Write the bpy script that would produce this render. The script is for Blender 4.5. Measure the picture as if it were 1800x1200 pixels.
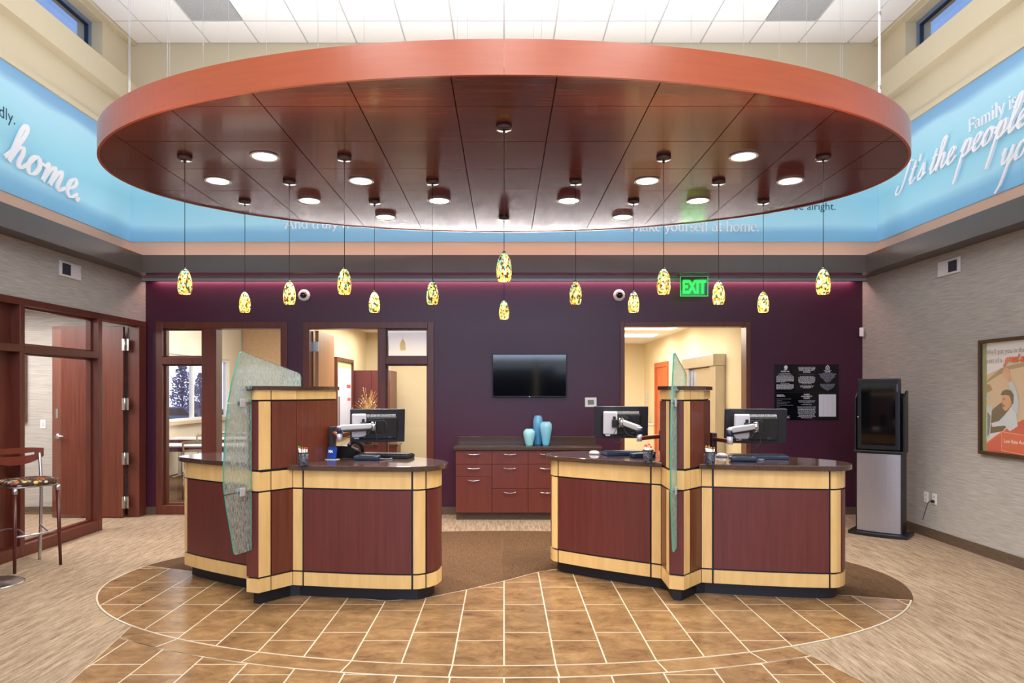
import bpy, bmesh, math, random
from mathutils import Vector, Matrix
random.seed(7)
PI = math.pi
C = bpy.context.scene.collection
for o in list(bpy.data.objects):
    bpy.data.objects.remove(o)
sc = bpy.context.scene

# ------------------------------------------------------------------ camera
cam_d = bpy.data.cameras.new('camera')
cam = bpy.data.objects.new('camera', cam_d); C.objects.link(cam)
cam_d.sensor_width = 36.0
cam_d.lens = 36.0 * 1212 / 1800
cam_d.shift_x = 14 / 1800
cam_d.shift_y = 88 / 1800
cam_d.clip_start = 0.05; cam_d.clip_end = 300
EYE = 1.62
cam.location = (0, 0, EYE); cam.rotation_euler = (PI / 2, 0, 0)
sc.camera = cam

# ------------------------------------------------------------------ exposure, world
sc.view_settings.view_transform = 'Standard'
sc.view_settings.look = 'None'
sc.view_settings.gamma = 1
sc.view_settings.use_curve_mapping = False
sc.view_settings.exposure = 0.28
w = bpy.data.worlds.new('dusk_sky'); sc.world = w
w.use_nodes = True
nt = w.node_tree; nt.nodes.clear()
out = nt.nodes.new('ShaderNodeOutputWorld'); bg = nt.nodes.new('ShaderNodeBackground')
tc = nt.nodes.new('ShaderNodeTexCoord'); sep = nt.nodes.new('ShaderNodeSeparateXYZ'); rp = nt.nodes.new('ShaderNodeValToRGB')
nt.links.new(tc.outputs['Generated'], sep.inputs[0]); nt.links.new(sep.outputs['Z'], rp.inputs[0])
e = rp.color_ramp.elements
e[0].position = 0.0; e[0].color = (0.74, 0.86, 1.0, 1)
e[1].position = 0.6; e[1].color = (0.02, 0.065, 0.25, 1)
m_ = e.new(0.22); m_.color = (0.30, 0.48, 0.86, 1)
nt.links.new(rp.outputs[0], bg.inputs[0]); bg.inputs[1].default_value = 1.25
nt.links.new(bg.outputs[0], out.inputs[0])

# ------------------------------------------------------------------ large lamps
def area(name, loc, target, sx, sy, power, col=(1, 1, 1), spread=PI, shape='RECTANGLE'):
    d = bpy.data.lights.new(name, 'AREA'); d.shape = shape; d.size = sx; d.size_y = sy
    d.energy = power; d.color = col; d.spread = spread
    o = bpy.data.objects.new(name, d); C.objects.link(o); o.location = loc
    v = Vector(target) - Vector(loc)
    o.rotation_euler = v.to_track_quat('-Z', 'Y').to_euler()
    return o
# assumed lights, added without fixtures over the hall entrance (behind and above the camera)
for x in (-2.4, 0, 2.4):
    for y in (-2.6, 0.6):
        area('assumed_entrance_light', (x, y, 5.98), (x, y, 0), 1.2, 1.2, 84, (1.0, 0.95, 0.90))
area('assumed_window_daylight', (0, -4.4, 3.5), (0, 9, 2.6), 8.2, 1.6, 260, (0.56, 0.70, 1.0))  # assumed daylight of unseen front windows, an area light added at the glazing
# assumed unseen lamps, added on top of the canopy to light the white ceiling
for x, y in ((-2.45, 5.8), (-0.8, 6.0), (0.8, 6.0), (2.45, 5.8)):
    area('assumed_canopy_uplight', (x, y, 3.72), (x, y, 9), 1.0, 1.6, 29, (1.0, 0.98, 0.97))
# warm strips lying in the cove behind the fascia, and an added light on its top edge for the canopy glare
area('cove_strip', (-4.63, 4.3, 3.15), (-4.66, 4.3, 9), 0.06, 8.4, 12, (1.0, 0.66, 0.52))
area('cove_strip', (4.63, 4.3, 3.15), (4.66, 4.3, 9), 0.06, 8.4, 12, (1.0, 0.66, 0.52))
area('cove_strip', (0, 8.665, 3.15), (0, 8.70, 9), 8.9, 0.05, 16, (1.0, 0.66, 0.52))
area('canopy_glare_light', (0, 8.60, 3.325), (0, 7.6, 4.2), 8.4, 0.02, 100, (1.0, 0.94, 0.92), math.radians(112))  # added, tilted inwards for white glare on the far canopy panels
# wall washer tucked under the back soffit
area('plum_wall_washer', (0, 9.055, 3.092), (0, 9.085, 2.4), 9.2, 0.03, 30, (1.0, 0.60, 0.56))
area('siding_fill_light', (-30, 52, 9), (-28, 66, 1), 3, 3, 5000, (0.85, 0.90, 1.0))  # unseen fill added to brighten the siding of the far building
# lamps of the rooms behind: assumed and unseen, except in the vault room
area('assumed_meeting_room_lamp', (-4.4, 12.6, 3.25), (-4.4, 12.6, 0), 2.6, 4.6, 185, (1.0, 0.95, 0.88))
area('assumed_office_lamp', (-1.6, 11.4, 2.7), (-1.6, 11.4, 0), 1.5, 2.6, 95, (1.0, 0.92, 0.78))
area('vault_room_lamp', (1.9, 12.8, 2.7), (1.9, 12.8, 0), 1.8, 5.0, 170, (1.0, 0.90, 0.74))
area('assumed_side_office_lamp', (-6.3, 7.4, 2.68), (-6.3, 7.4, 0), 1.8, 2.0, 120, (1.0, 0.96, 0.94))

# ------------------------------------------------------------------ helpers
def lin(r, g, b):
    f = lambda c: (c / 255 / 12.92) if c / 255 <= 0.04045 else ((c / 255 + 0.055) / 1.055) ** 2.4
    return (f(r), f(g), f(b), 1)

def newmat(name):
    m = bpy.data.materials.new(name); m.use_nodes = True
    n = m.node_tree; b = n.nodes['Principled BSDF']
    return m, n, b

def mat(name, col, rough=0.5, metal=0.0, emit=None, es=0.0, spec=0.5, coat=0.0):
    m, n, b = newmat(name)
    b.inputs['Base Color'].default_value = col; b.inputs['Roughness'].default_value = rough
    b.inputs['Metallic'].default_value = metal; b.inputs['Specular IOR Level'].default_value = spec
    b.inputs['Coat Weight'].default_value = coat; b.inputs['Coat Roughness'].default_value = 0.08
    if emit:
        b.inputs['Emission Color'].default_value = emit; b.inputs['Emission Strength'].default_value = es
    return m

def texmat(name, cols, scale=(1, 1, 1), nscale=4, detail=4, rough=0.5, bump=0.0, coord='Object', spec=0.5, coat=0.0, rnd=0.0, metal=0.0, dist=0.0, pos=None, nrough=0.55, rot=(0, 0, 0)):
    """stretched-noise colour material: grain, streaks, speckle"""
    m, n, b = newmat(name)
    tc = n.nodes.new('ShaderNodeTexCoord'); mp = n.nodes.new('ShaderNodeMapping'); no = n.nodes.new('ShaderNodeTexNoise'); cr = n.nodes.new('ShaderNodeValToRGB')
    mp.inputs['Scale'].default_value = scale; mp.inputs['Rotation'].default_value = rot
    no.inputs['Scale'].default_value = nscale; no.inputs['Detail'].default_value = detail
    no.inputs['Distortion'].default_value = dist; no.inputs['Roughness'].default_value = nrough
    L = n.links.new
    vec = tc.outputs[coord]
    if rnd:
        oi = n.nodes.new('ShaderNodeObjectInfo'); mu = n.nodes.new('ShaderNodeMath'); mu.operation = 'MULTIPLY'; mu.inputs[1].default_value = 37.0
        L(oi.outputs['Random'], mu.inputs[0])
        ad = n.nodes.new('ShaderNodeVectorMath'); ad.operation = 'ADD'; L(vec, ad.inputs[0]); L(mu.outputs[0], ad.inputs[1]); vec = ad.outputs[0]
    L(vec, mp.inputs[0]); L(mp.outputs[0], no.inputs['Vector']); L(no.outputs['Fac'], cr.inputs[0])
    els = cr.color_ramp.elements
    k = len(cols)
    ps = pos or [0.3 + 0.4 * i / (k - 1) for i in range(k)]
    els[0].position = ps[0]; els[0].color = cols[0]; els[1].position = ps[-1]; els[1].color = cols[-1]
    for i in range(1, k - 1):
        q = els.new(ps[i]); q.color = cols[i]
    colout = cr.outputs[0]
    if rnd:
        hs = n.nodes.new('ShaderNodeHueSaturation'); mr = n.nodes.new('ShaderNodeMapRange')
        mr.inputs['To Min'].default_value = 1 - rnd; mr.inputs['To Max'].default_value = 1 + rnd
        L(oi.outputs['Random'], mr.inputs['Value']); L(mr.outputs[0], hs.inputs['Value']); L(colout, hs.inputs['Color']); colout = hs.outputs[0]
    L(colout, b.inputs['Base Color'])
    b.inputs['Roughness'].default_value = rough; b.inputs['Specular IOR Level'].default_value = spec; b.inputs['Metallic'].default_value = metal
    b.inputs['Coat Weight'].default_value = coat; b.inputs['Coat Roughness'].default_value = 0.06
    if bump:
        bp = n.nodes.new('ShaderNodeBump'); bp.inputs['Strength'].default_value = bump; bp.inputs['Distance'].default_value = 0.01
        L(no.outputs['Fac'], bp.inputs['Height']); L(bp.outputs[0], b.inputs['Normal'])
    return m

def glassmat(name, tint=(1, 1, 1, 1), refl=0.06):
    m = bpy.data.materials.new(name); m.use_nodes = True; n = m.node_tree; n.nodes.clear()
    o = n.nodes.new('ShaderNodeOutputMaterial'); t = n.nodes.new('ShaderNodeBsdfTransparent'); g = n.nodes.new('ShaderNodeBsdfGlossy')
    t.inputs[0].default_value = tint; g.inputs['Roughness'].default_value = 0.01
    fr = n.nodes.new('ShaderNodeLayerWeight'); pw = n.nodes.new('ShaderNodeMath'); pw.operation = 'POWER'; pw.inputs[1].default_value = 5
    ad = n.nodes.new('ShaderNodeMath'); ad.operation = 'MULTIPLY_ADD'; ad.inputs[1].default_value = 0.9; ad.inputs[2].default_value = refl; ad.use_clamp = True
    mx = n.nodes.new('ShaderNodeMixShader')
    n.links.new(fr.outputs['Facing'], pw.inputs[0]); n.links.new(pw.outputs[0], ad.inputs[0]); n.links.new(ad.outputs[0], mx.inputs[0])
    n.links.new(t.outputs[0], mx.inputs[1]); n.links.new(g.outputs[0], mx.inputs[2]); n.links.new(mx.outputs[0], o.inputs[0])
    return m

M = {}
M['cherry'] = texmat('cherry_veneer', [lin(92, 42, 29), lin(104, 50, 34), lin(112, 56, 39)], scale=(18, 18, 0.8), nscale=2.2, detail=4, rough=0.36, rnd=0.05, coat=0.12)
M['cherry_flat'] = texmat('cherry_laminate', [lin(92, 40, 37), lin(100, 45, 41), lin(106, 49, 44)], scale=(18, 18, 0.8), nscale=2, detail=4, rough=0.38, rnd=0.03)
M['cherry_h'] = texmat('cherry_canopy_veneer', [lin(80, 34, 21), lin(98, 44, 29), lin(110, 53, 36)], scale=(0.8, 14, 14), nscale=2.2, detail=5, rough=0.27, rnd=0.10, spec=0.55, coat=0.15)
M['frame'] = texmat('stained_frame_wood', [lin(84, 38, 28), lin(94, 44, 32), lin(102, 49, 36)], scale=(12, 12, 1.0), nscale=2, rough=0.33, rnd=0.04)
M['cabinet'] = texmat('cabinet_laminate', [lin(98, 42, 32), lin(106, 47, 36)], scale=(10, 10, 1.0), nscale=2, rough=0.4, rnd=0.03)
M['maple'] = texmat('maple_veneer', [lin(222, 180, 114), lin(231, 190, 124), lin(237, 198, 132)], scale=(7, 7, 1.0), nscale=2.2, rough=0.36, rnd=0.03)
M['rim'] = texmat('canopy_rim_laminate', [lin(170, 82, 50), lin(176, 88, 56)], scale=(1, 1, 12), nscale=3, rough=0.28, rnd=0.02, spec=0.6)
M['black'] = mat('black_laminate', lin(22, 22, 30), 0.45)
M['granite'] = texmat('brown_granite', [lin(52, 36, 34), lin(74, 54, 48), lin(96, 74, 64)], nscale=160, detail=2, rough=0.1, coat=0.3)
M['counter'] = texmat('brown_solid_surface', [lin(64, 46, 40), lin(84, 64, 54)], nscale=120, detail=2, rough=0.22)
M['tile'] = texmat('brown_ceramic_tile', [lin(92, 66, 42), lin(131, 99, 66), lin(147, 114, 77), lin(172, 140, 100)], scale=(1, 1.5, 1), nscale=5, detail=12, rough=0.23, rnd=0.09, dist=0.5, nrough=0.76, pos=[0.30, 0.45, 0.56, 0.74])
M['grout'] = mat('grout', lin(198, 184, 162), 0.9)
M['carpet'] = texmat('taupe_streaked_carpet', [lin(76, 56, 42), lin(130, 109, 89), lin(162, 141, 119), lin(196, 177, 154)], scale=(24, 2.0, 1), nscale=1.5, detail=14, rough=0.98, bump=0.35, spec=0.1, nrough=0.86, pos=[0.33, 0.43, 0.52, 0.67])
M['carpet_brown'] = texmat('brown_carpet_tile', [lin(66, 48, 34), lin(94, 70, 50), lin(108, 82, 60)], scale=(60, 6, 1), nscale=2, detail=8, rough=0.98, bump=0.3, rnd=0.10, spec=0.1, nrough=0.7)
M['linen'] = texmat('linen_wallcovering', [lin(158, 153, 149), lin(174, 169, 163), lin(190, 185, 178)], scale=(1.8, 1.8, 46), nscale=2.6, detail=7, rough=0.85, bump=0.12, spec=0.2)
M['plum'] = texmat('plum_paint', [lin(66, 22, 46), lin(70, 24, 49)], nscale=30, detail=2, rough=0.36, spec=0.5)
M['cream'] = mat('cream_paint', lin(204, 192, 164), 0.7, spec=0.3)
M['cove_warm_tint'] = mat('cream_cove_warm_lit', lin(206, 172, 152), 0.7, spec=0.3)  # warm cove light on the cream wall, put into the colour
M['room_cream'] = mat('room_cream_paint', lin(224, 210, 178), 0.7, spec=0.3)
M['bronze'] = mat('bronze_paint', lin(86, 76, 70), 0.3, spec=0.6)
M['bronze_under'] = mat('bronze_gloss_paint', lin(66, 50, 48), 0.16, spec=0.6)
M['white_ceiling'] = mat('white_ceiling_tile', lin(240, 240, 240), 0.9, spec=0.2)
M['tbar'] = mat('ceiling_grid', lin(206, 206, 206), 0.6)
M['grey_grille'] = texmat('perforated_grille', [lin(150, 152, 154), lin(178, 180, 182)], nscale=120, detail=1, rough=0.6)
M['base'] = texmat('base_moulding', [lin(82, 66, 52), lin(104, 86, 70)], scale=(2, 2, 20), nscale=6, rough=0.6)
M['steel'] = texmat('brushed_steel', [lin(170, 168, 164), lin(196, 194, 190)], scale=(60, 60, 1), nscale=3, rough=0.3, metal=1.0)
M['meeting_cream'] = mat('meeting_room_paint', lin(226, 217, 198), 0.7, spec=0.3)
M['steel_gold'] = texmat('brushed_vault_steel', [lin(196, 190, 178), lin(214, 208, 196)], scale=(60, 60, 1), nscale=3, rough=0.3, metal=0.9)
M['chrome'] = mat('chrome', lin(205, 208, 214), 0.14, 1.0)
M['alu'] = mat('satin_aluminium', lin(196, 196, 200), 0.34, 1.0)
M['silver'] = mat('silver_paint', lin(196, 194, 198), 0.3, 0.3)
M['silver_panel'] = texmat('silver_kiosk_panel', [lin(166, 162, 168), lin(174, 170, 176)], nscale=60, rough=0.33, metal=0.65)
M['blackplastic'] = mat('black_plastic', lin(24, 25, 28), 0.36)
M['darkplastic'] = mat('charcoal_plastic', lin(24, 26, 34), 0.34)
M['navyplastic'] = mat('navy_plastic', lin(30, 46, 72), 0.3)
M['screen'] = mat('dark_screen_glass', lin(8, 9, 12), 0.06, coat=0.4)
M['whiteplastic'] = mat('white_plastic', lin(232, 230, 226), 0.4)
M['greyplastic'] = mat('pale_grey_plastic', lin(204, 200, 206), 0.42)
M['cable'] = mat('black_cable', lin(20, 20, 24), 0.5)
M['greycable'] = mat('grey_cable', lin(150, 150, 155), 0.5)
M['white'] = mat('white_lettering', lin(238, 240, 246), 0.6)
M['teal'] = mat('dark_teal_lettering', lin(28, 66, 84), 0.6)
M['print_white'] = mat('white_print', lin(225, 225, 232), 0.6)
M['print_dim'] = mat('grey_print', lin(150, 150, 165), 0.6)
M['noticeblack'] = mat('black_notice_acrylic', lin(12, 12, 16), 0.12)
M['paper'] = mat('paper', lin(222, 222, 230), 0.8)
M['bluecard'] = mat('blue_card', lin(24, 66, 150), 0.4)
M['glass'] = glassmat('clear_pane', (1, 1, 1, 1), 0.035)
M['blueframe'] = mat('blue_grey_window_metal', lin(120, 140, 170), 0.35, 0.4)
M['frame_darkmetal'] = mat('dark_window_gasket', lin(30, 40, 60), 0.5)
M['led'] = mat('lit_diffuser', (1, 1, 1, 1), 0.5, emit=(1.0, 0.98, 0.93, 1), es=9.0)
M['troffer'] = mat('lit_troffer_lens', (1, 1, 1, 1), 0.5, emit=(1.0, 0.95, 0.85, 1), es=5.0)
M['bulb'] = mat('lit_bulb', (1, 1, 1, 1), 0.5, emit=(1.0, 0.80, 0.45, 1), es=16.0)
M['exit_green'] = mat('lit_green_letters', (0, 0.6, 0.05, 1), 0.5, emit=lin(30, 255, 60), es=2.2)
M['exit_edge'] = mat('lit_green_edge', (0, 0.4, 0.05, 1), 0.5, emit=lin(40, 230, 90), es=0.9)
M['exit_glass'] = glassmat('green_exit_pane', (0.42, 0.62, 0.55, 1), 0.08)
M['trimwhite'] = mat('white_enamel', lin(236, 236, 236), 0.35)
M['ventwhite'] = mat('vent_white', lin(222, 220, 224), 0.45)
M['ventdark'] = mat('vent_dark', lin(66, 70, 84), 0.6)
M['edgeglass'] = mat('green_glass_edge', lin(70, 160, 134), 0.12)
M['tan_panel'] = texmat('tan_folding_panel', [lin(196, 164, 128), lin(206, 174, 138)], nscale=20, rough=0.8)
M['tabletop_white'] = mat('white_table_top', lin(228, 228, 236), 0.2)
M['plum_edge'] = mat('plum_table_edge', lin(86, 40, 60), 0.5)
M['beech'] = texmat('pale_beech', [lin(190, 168, 134), lin(204, 184, 152)], scale=(8, 8, 1), nscale=3, rough=0.45)
M['orange_wood'] = texmat('orange_door_wood', [lin(168, 76, 34), lin(186, 90, 44)], scale=(10, 10, 1), nscale=2, rough=0.4)
M['tan_door'] = texmat('tan_lit_door_veneer', [lin(168, 118, 84), lin(184, 134, 98)], scale=(10, 10, 1), nscale=2, rough=0.4)
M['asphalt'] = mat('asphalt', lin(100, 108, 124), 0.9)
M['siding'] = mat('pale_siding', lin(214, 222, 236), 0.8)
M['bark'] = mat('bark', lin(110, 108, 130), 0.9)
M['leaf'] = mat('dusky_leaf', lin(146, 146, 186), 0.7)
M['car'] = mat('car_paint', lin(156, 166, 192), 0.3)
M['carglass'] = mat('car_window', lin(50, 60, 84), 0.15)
M['twig'] = mat('dried_twig', lin(206, 172, 112), 0.7)
M['bud'] = mat('dried_bud', lin(238, 222, 190), 0.7)
M['copper'] = mat('copper_vase', lin(168, 96, 60), 0.3, 0.6)

def tag(o, label, cat, group=None, kind=None):
    if label: o['label'] = label
    if cat: o['category'] = cat
    if group: o['group'] = group
    if kind: o['kind'] = kind
    return o

def thing(name, label, cat, loc=(0, 0, 0), rz=0.0, group=None):
    o = bpy.data.objects.new(name, None); C.objects.link(o); o.empty_display_size = 0.05
    o.location = loc; o.rotation_euler = (0, 0, rz)
    return tag(o, label, cat, group)

class MB:
    """collects shapes and links them as one mesh object"""
    def __init__(s): s.v = []; s.f = []; s.m = []; s.sm = []
    def add(s, vs, fs, mi=0, smooth=False):
        b = len(s.v); s.v += [tuple(v) for v in vs]
        for f in fs: s.f.append(tuple(b + i for i in f)); s.m.append(mi); s.sm.append(smooth)
        return s
    def box(s, x0, x1, y0, y1, z0, z1, mi=0, bev=0.0, mtx=None):
        if x0 > x1: x0, x1 = x1, x0
        if y0 > y1: y0, y1 = y1, y0
        if z0 > z1: z0, z1 = z1, z0
        if bev:
            bm = bmesh.new(); bmesh.ops.create_cube(bm, size=1)
            for v in bm.verts: v.co = Vector(((x0 + x1) / 2 + v.co.x * (x1 - x0), (y0 + y1) / 2 + v.co.y * (y1 - y0), (z0 + z1) / 2 + v.co.z * (z1 - z0)))
            bmesh.ops.bevel(bm, geom=bm.edges[:], offset=min(bev, 0.45 * min(x1 - x0, y1 - y0, z1 - z0)), segments=2, profile=0.5, affect='EDGES')
            vs = [v.co.copy() for v in bm.verts]
            bm.verts.index_update(); fs = [[v.index for v in f.verts] for f in bm.faces]; bm.free()
        else:
            vs = [Vector(p) for p in ((x0, y0, z0), (x1, y0, z0), (x1, y1, z0), (x0, y1, z0), (x0, y0, z1), (x1, y0, z1), (x1, y1, z1), (x0, y1, z1))]
            fs = [(0, 3, 2, 1), (4, 5, 6, 7), (0, 1, 5, 4), (1, 2, 6, 5), (2, 3, 7, 6), (3, 0, 4, 7)]
        if mtx: vs = [mtx @ v for v in vs]
        return s.add(vs, fs, mi)
    def prism(s, pts, z0, z1, mi=0, side_mi=None, smooth=False, mtx=None):
        """horizontal outline (counter-clockwise) pulled up"""
        n = len(pts)
        vs = [Vector((p[0], p[1], z0)) for p in pts] + [Vector((p[0], p[1], z1)) for p in pts]
        if mtx: vs = [mtx @ v for v in vs]
        s.add(vs, [tuple(range(n - 1, -1, -1)), tuple(range(n, 2 * n))], mi)
        s.add(vs, [(i, (i + 1) % n, n + (i + 1) % n, n + i) for i in range(n)], mi if side_mi is None else side_mi, smooth)
        return s
    def lathe(s, prof, seg=24, c=(0, 0, 0), mi=0, smooth=True, mtx=None, cap=False):
        vs = []; fs = []
        for r, z in prof:
            for k in range(seg):
                a = 2 * PI * k / seg; vs.append(Vector((c[0] + r * math.cos(a), c[1] + r * math.sin(a), c[2] + z)))
        for i in range(len(prof) - 1):
            for k in range(seg):
                a = i * seg + k; b = i * seg + (k + 1) % seg
                fs.append((a, b, b + seg, a + seg))
        if mtx: vs = [mtx @ v for v in vs]
        s.add(vs, fs, mi, smooth)
        if cap:
            n = len(prof)
            s.add(vs[:seg], [tuple(range(seg - 1, -1, -1))], mi)
            s.add(vs[(n - 1) * seg:], [tuple(range(seg))], mi)
        return s
    def tube(s, pts, r, seg=8, mi=0, r1=None):
        pts = [Vector(p) for p in pts]; n = len(pts); vs = []; fs = []
        up = None
        for i, p in enumerate(pts):
            d = (pts[min(i + 1, n - 1)] - pts[max(i - 1, 0)]).normalized()
            if up is None or abs(d.dot(up)) > 0.98: up = Vector((0, 0, 1)) if abs(d.z) < 0.9 else Vector((1, 0, 0))
            a = d.cross(up).normalized(); b = a.cross(d).normalized(); up = b
            rr = r if r1 is None else r + (r1 - r) * i / (n - 1)
            for k in range(seg):
                t = 2 * PI * k / seg; vs.append(p + a * (rr * math.cos(t)) + b * (rr * math.sin(t)))
        for i in range(n - 1):
            for k in range(seg):
                fs.append((i * seg + k, i * seg + (k + 1) % seg, (i + 1) * seg + (k + 1) % seg, (i + 1) * seg + k))
        s.add(vs, fs, mi, True)
        s.add(vs[:seg], [tuple(range(seg - 1, -1, -1))], mi); s.add(vs[-seg:], [tuple(range(seg))], mi)
        return s
    def build(s, name, mats, parent=None, loc=None, rz=0.0):
        me = bpy.data.meshes.new(name); me.from_pydata(s.v, [], s.f)
        for mt in (mats if isinstance(mats, (list, tuple)) else [mats]): me.materials.append(mt)
        me.polygons.foreach_set('material_index', s.m); me.polygons.foreach_set('use_smooth', s.sm)
        bm = bmesh.new(); bm.from_mesh(me)
        bmesh.ops.remove_doubles(bm, verts=bm.verts, dist=1e-5)
        bmesh.ops.recalc_face_normals(bm, faces=bm.faces); bm.to_mesh(me); bm.free()
        me.update()
        o = bpy.data.objects.new(name, me); C.objects.link(o)
        if parent: o.parent = parent
        if loc is not None: o.location = loc
        if rz: o.rotation_euler = (0, 0, rz)
        return o

def struct(o): o['kind'] = 'structure'; return o

def link_mesh(name, me, parent=None, loc=None):
    o = bpy.data.objects.new(name, me); C.objects.link(o)
    if parent: o.parent = parent
    if loc is not None: o.location = loc
    return o

def bez(pts, n=8):
    """smooth curve through points (Catmull-Rom)"""
    P = [Vector(p) for p in pts]; out = []
    for i in range(len(P) - 1):
        p0 = P[max(i - 1, 0)]; p1 = P[i]; p2 = P[i + 1]; p3 = P[min(i + 2, len(P) - 1)]
        for k in range(n):
            t = k / n
            out.append(0.5 * (2 * p1 + (p2 - p0) * t + (2 * p0 - 5 * p1 + 4 * p2 - p3) * t * t + (3 * p1 - p0 - 3 * p2 + p3) * t ** 3))
    out.append(P[-1]); return out

def clip_half(poly, a, b):
    """keep the part of poly on the left of a->b"""
    out = []; n = len(poly)
    sd = lambda p: (b[0] - a[0]) * (p[1] - a[1]) - (b[1] - a[1]) * (p[0] - a[0])
    for i in range(n):
        p = poly[i]; q = poly[(i + 1) % n]; sp, sq = sd(p), sd(q)
        if sp >= 0: out.append(p)
        if sp * sq < 0:
            t = sp / (sp - sq); out.append((p[0] + t * (q[0] - p[0]), p[1] + t * (q[1] - p[1])))
    return out

def clip_convex(poly, conv):
    for i in range(len(conv)):
        if len(poly) < 3: return []
        poly = clip_half(poly, conv[i], conv[(i + 1) % len(conv)])
    return poly

def area2(p): return abs(sum(p[i][0] * p[(i + 1) % len(p)][1] - p[(i + 1) % len(p)][0] * p[i][1] for i in range(len(p)))) / 2

def clean(p, eps=1e-4):
    out = []
    for q in p:
        if not out or math.hypot(q[0] - out[-1][0], q[1] - out[-1][1]) > eps: out.append(q)
    if len(out) > 2 and math.hypot(out[0][0] - out[-1][0], out[0][1] - out[-1][1]) < eps: out.pop()
    return out

def ellipse(cx, cy, a, b, n=96): return [(cx + a * math.cos(2 * PI * k / n), cy + b * math.sin(2 * PI * k / n)) for k in range(n)]

def text_mesh(s, size, align='LEFT', bold=0.0, extrude=0.0, spacing=1.0):
    cu = bpy.data.curves.new('lettering', 'FONT'); cu.body = s; cu.size = size; cu.align_x = align
    cu.offset = bold; cu.extrude = extrude; cu.resolution_u = 2; cu.space_character = spacing
    o = bpy.data.objects.new('lettering', cu); C.objects.link(o)
    bpy.context.view_layer.update()
    me = bpy.data.meshes.new_from_object(o.evaluated_get(bpy.context.evaluated_depsgraph_get()))
    bpy.data.objects.remove(o); return me

def put_text(name, s, size, mtx, material, parent=None, align='LEFT', bold=0.0, extrude=0.0, spacing=1.0, squash=1.0):
    me = text_mesh(s, size, align, bold, extrude, spacing)
    me.transform(mtx @ Matrix.Diagonal((squash, 1, 1, 1)))
    me.materials.clear(); me.materials.append(material)
    return link_mesh(name, me, parent)

def frame_mtx(origin, xdir, ydir):
    x = Vector(xdir).normalized(); y = Vector(ydir).normalized(); z = x.cross(y)
    return Matrix(((x.x, y.x, z.x, origin[0]), (x.y, y.y, z.y, origin[1]), (x.z, y.z, z.z, origin[2]), (0, 0, 0, 1)))

def AT(px, y, depth):
    """world point seen at pixel (px, y) at this depth: only used to work out positions"""
    return Vector(((px - 886) / 1212 * depth, depth, EYE + (688 - y) / 1212 * depth))

# ================================================================== SETTING
WX = 4.73; BY = 9.10; SOF = 3.10; FAS = 3.32; CEIL = 6.03; FY = -4.6
# ---- floor: carpet slab, brown carpet tiles, ceramic tiles
floor = struct(MB().box(-9, 9, FY, 18.2, -0.12, 0).build('floor', M['carpet']))
EC = 6.03; EA, EB = 3.37, 1.97
SB = [(-4, 6.75), (-3.34, 6.39), (-2.88, 6.23), (-2.0, 5.86), (-1.2, 5.40), (-0.85, 5.30), (-0.541, 5.42), (0, 5.88), (0.446, 6.305), (0.9, 6.42), (1.4, 6.2), (2.0, 5.72), (2.64, 5.47), (2.77, 5.448), (3.13, 5.334), (4, 5.2)]
def sb(x):
    for (x0, y0), (x1, y1) in zip(SB, SB[1:]):
        if x0 <= x <= x1: return y0 + (y1 - y0) * (x - x0) / (x1 - x0)
    return 6
def lower(x, a, b):
    q = 1 - (x / a) ** 2
    return EC - b * math.sqrt(q) if q > 0 else EC
ELL = ellipse(0, EC, EA, EB, 120); 
def slab(poly, z0, z1, name, m, parent):
    cx = sum(p[0] for p in poly) / len(poly); cy = sum(p[1] for p in poly) / len(poly)
    o = MB().prism([(p[0] - cx, p[1] - cy) for p in poly], z0, z1).build(name, m, parent, loc=(cx, cy, 0)); return o
def shrink(x0, x1, y0, y1, g): return [(x0 + g, y0 + g), (x1 - g, y0 + g), (x1 - g, y1 - g), (x0 + g, y1 - g)]
G = MB(); TS = 0.305; TL = 0.61; g = 0.0048
def cut_line(p, fn, below=True, off=0.0):
    """cut a narrow cell against y = fn(x), linear across the cell"""
    if len(p) < 3: return []
    xa = min(q[0] for q in p); xb = max(q[0] for q in p)
    a = (xa, fn(xa) + off); b = (xb, fn(xb) + off)
    return clip_half(p, b, a) if below else clip_half(p, a, b)
def lay(poly, off):
    poly = clean(poly)
    if len(poly) >= 3 and area2(poly) > 4e-4: slab(poly, 0, 0.007, 'tile', M['tile'], floor)
def lay_grout(poly):
    poly = clean(poly)
    if len(poly) >= 3 and area2(poly) > 1e-5: G.prism(poly, 0, 0.0065)
for k in range(-12, 12):                                   # tiles inside the ellipse, in front of the brown carpet
    x0 = k * TS; x1 = x0 + TS; yb = 5.842 if k % 2 == 0 else 5.69
    for j in range(-4, 4):
        y0 = yb + j * TL; y1 = y0 + TL
        c = cut_line(clip_convex(shrink(x0, x1, y0, y1, g), ellipse(0, EC, EA - 0.009, EB - 0.009, 120)), sb, True, -0.007) if True else []
        lay(c, 0) if len(c) > 2 else None
        c2 = clip_convex(shrink(x0, x1, y0, y1, 0), ellipse(0, EC, EA + 0.004, EB + 0.004, 120))
        if len(c2) > 2: lay_grout(cut_line(c2, sb, True, 0.004))
BW = 0.17
def ledge(y): return -2.53 + (4.53 - y) * 0.17
def redge(y): return 1.89 + max(0, 4.18 - y) * 0.40 - max(0, y - 4.18) * 0.33
def side_clip(p, gg):
    p = clip_half(p, (ledge(5) + gg, 5), (ledge(1) + gg, 1)) if len(p) > 2 else p
    p = clip_half(p, (redge(1) - gg, 1), (redge(4.18) - gg, 4.18)) if len(p) > 2 else p
    return clip_half(p, (redge(4.18) - gg, 4.18), (redge(5) - gg, 5)) if len(p) > 2 else p
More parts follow.
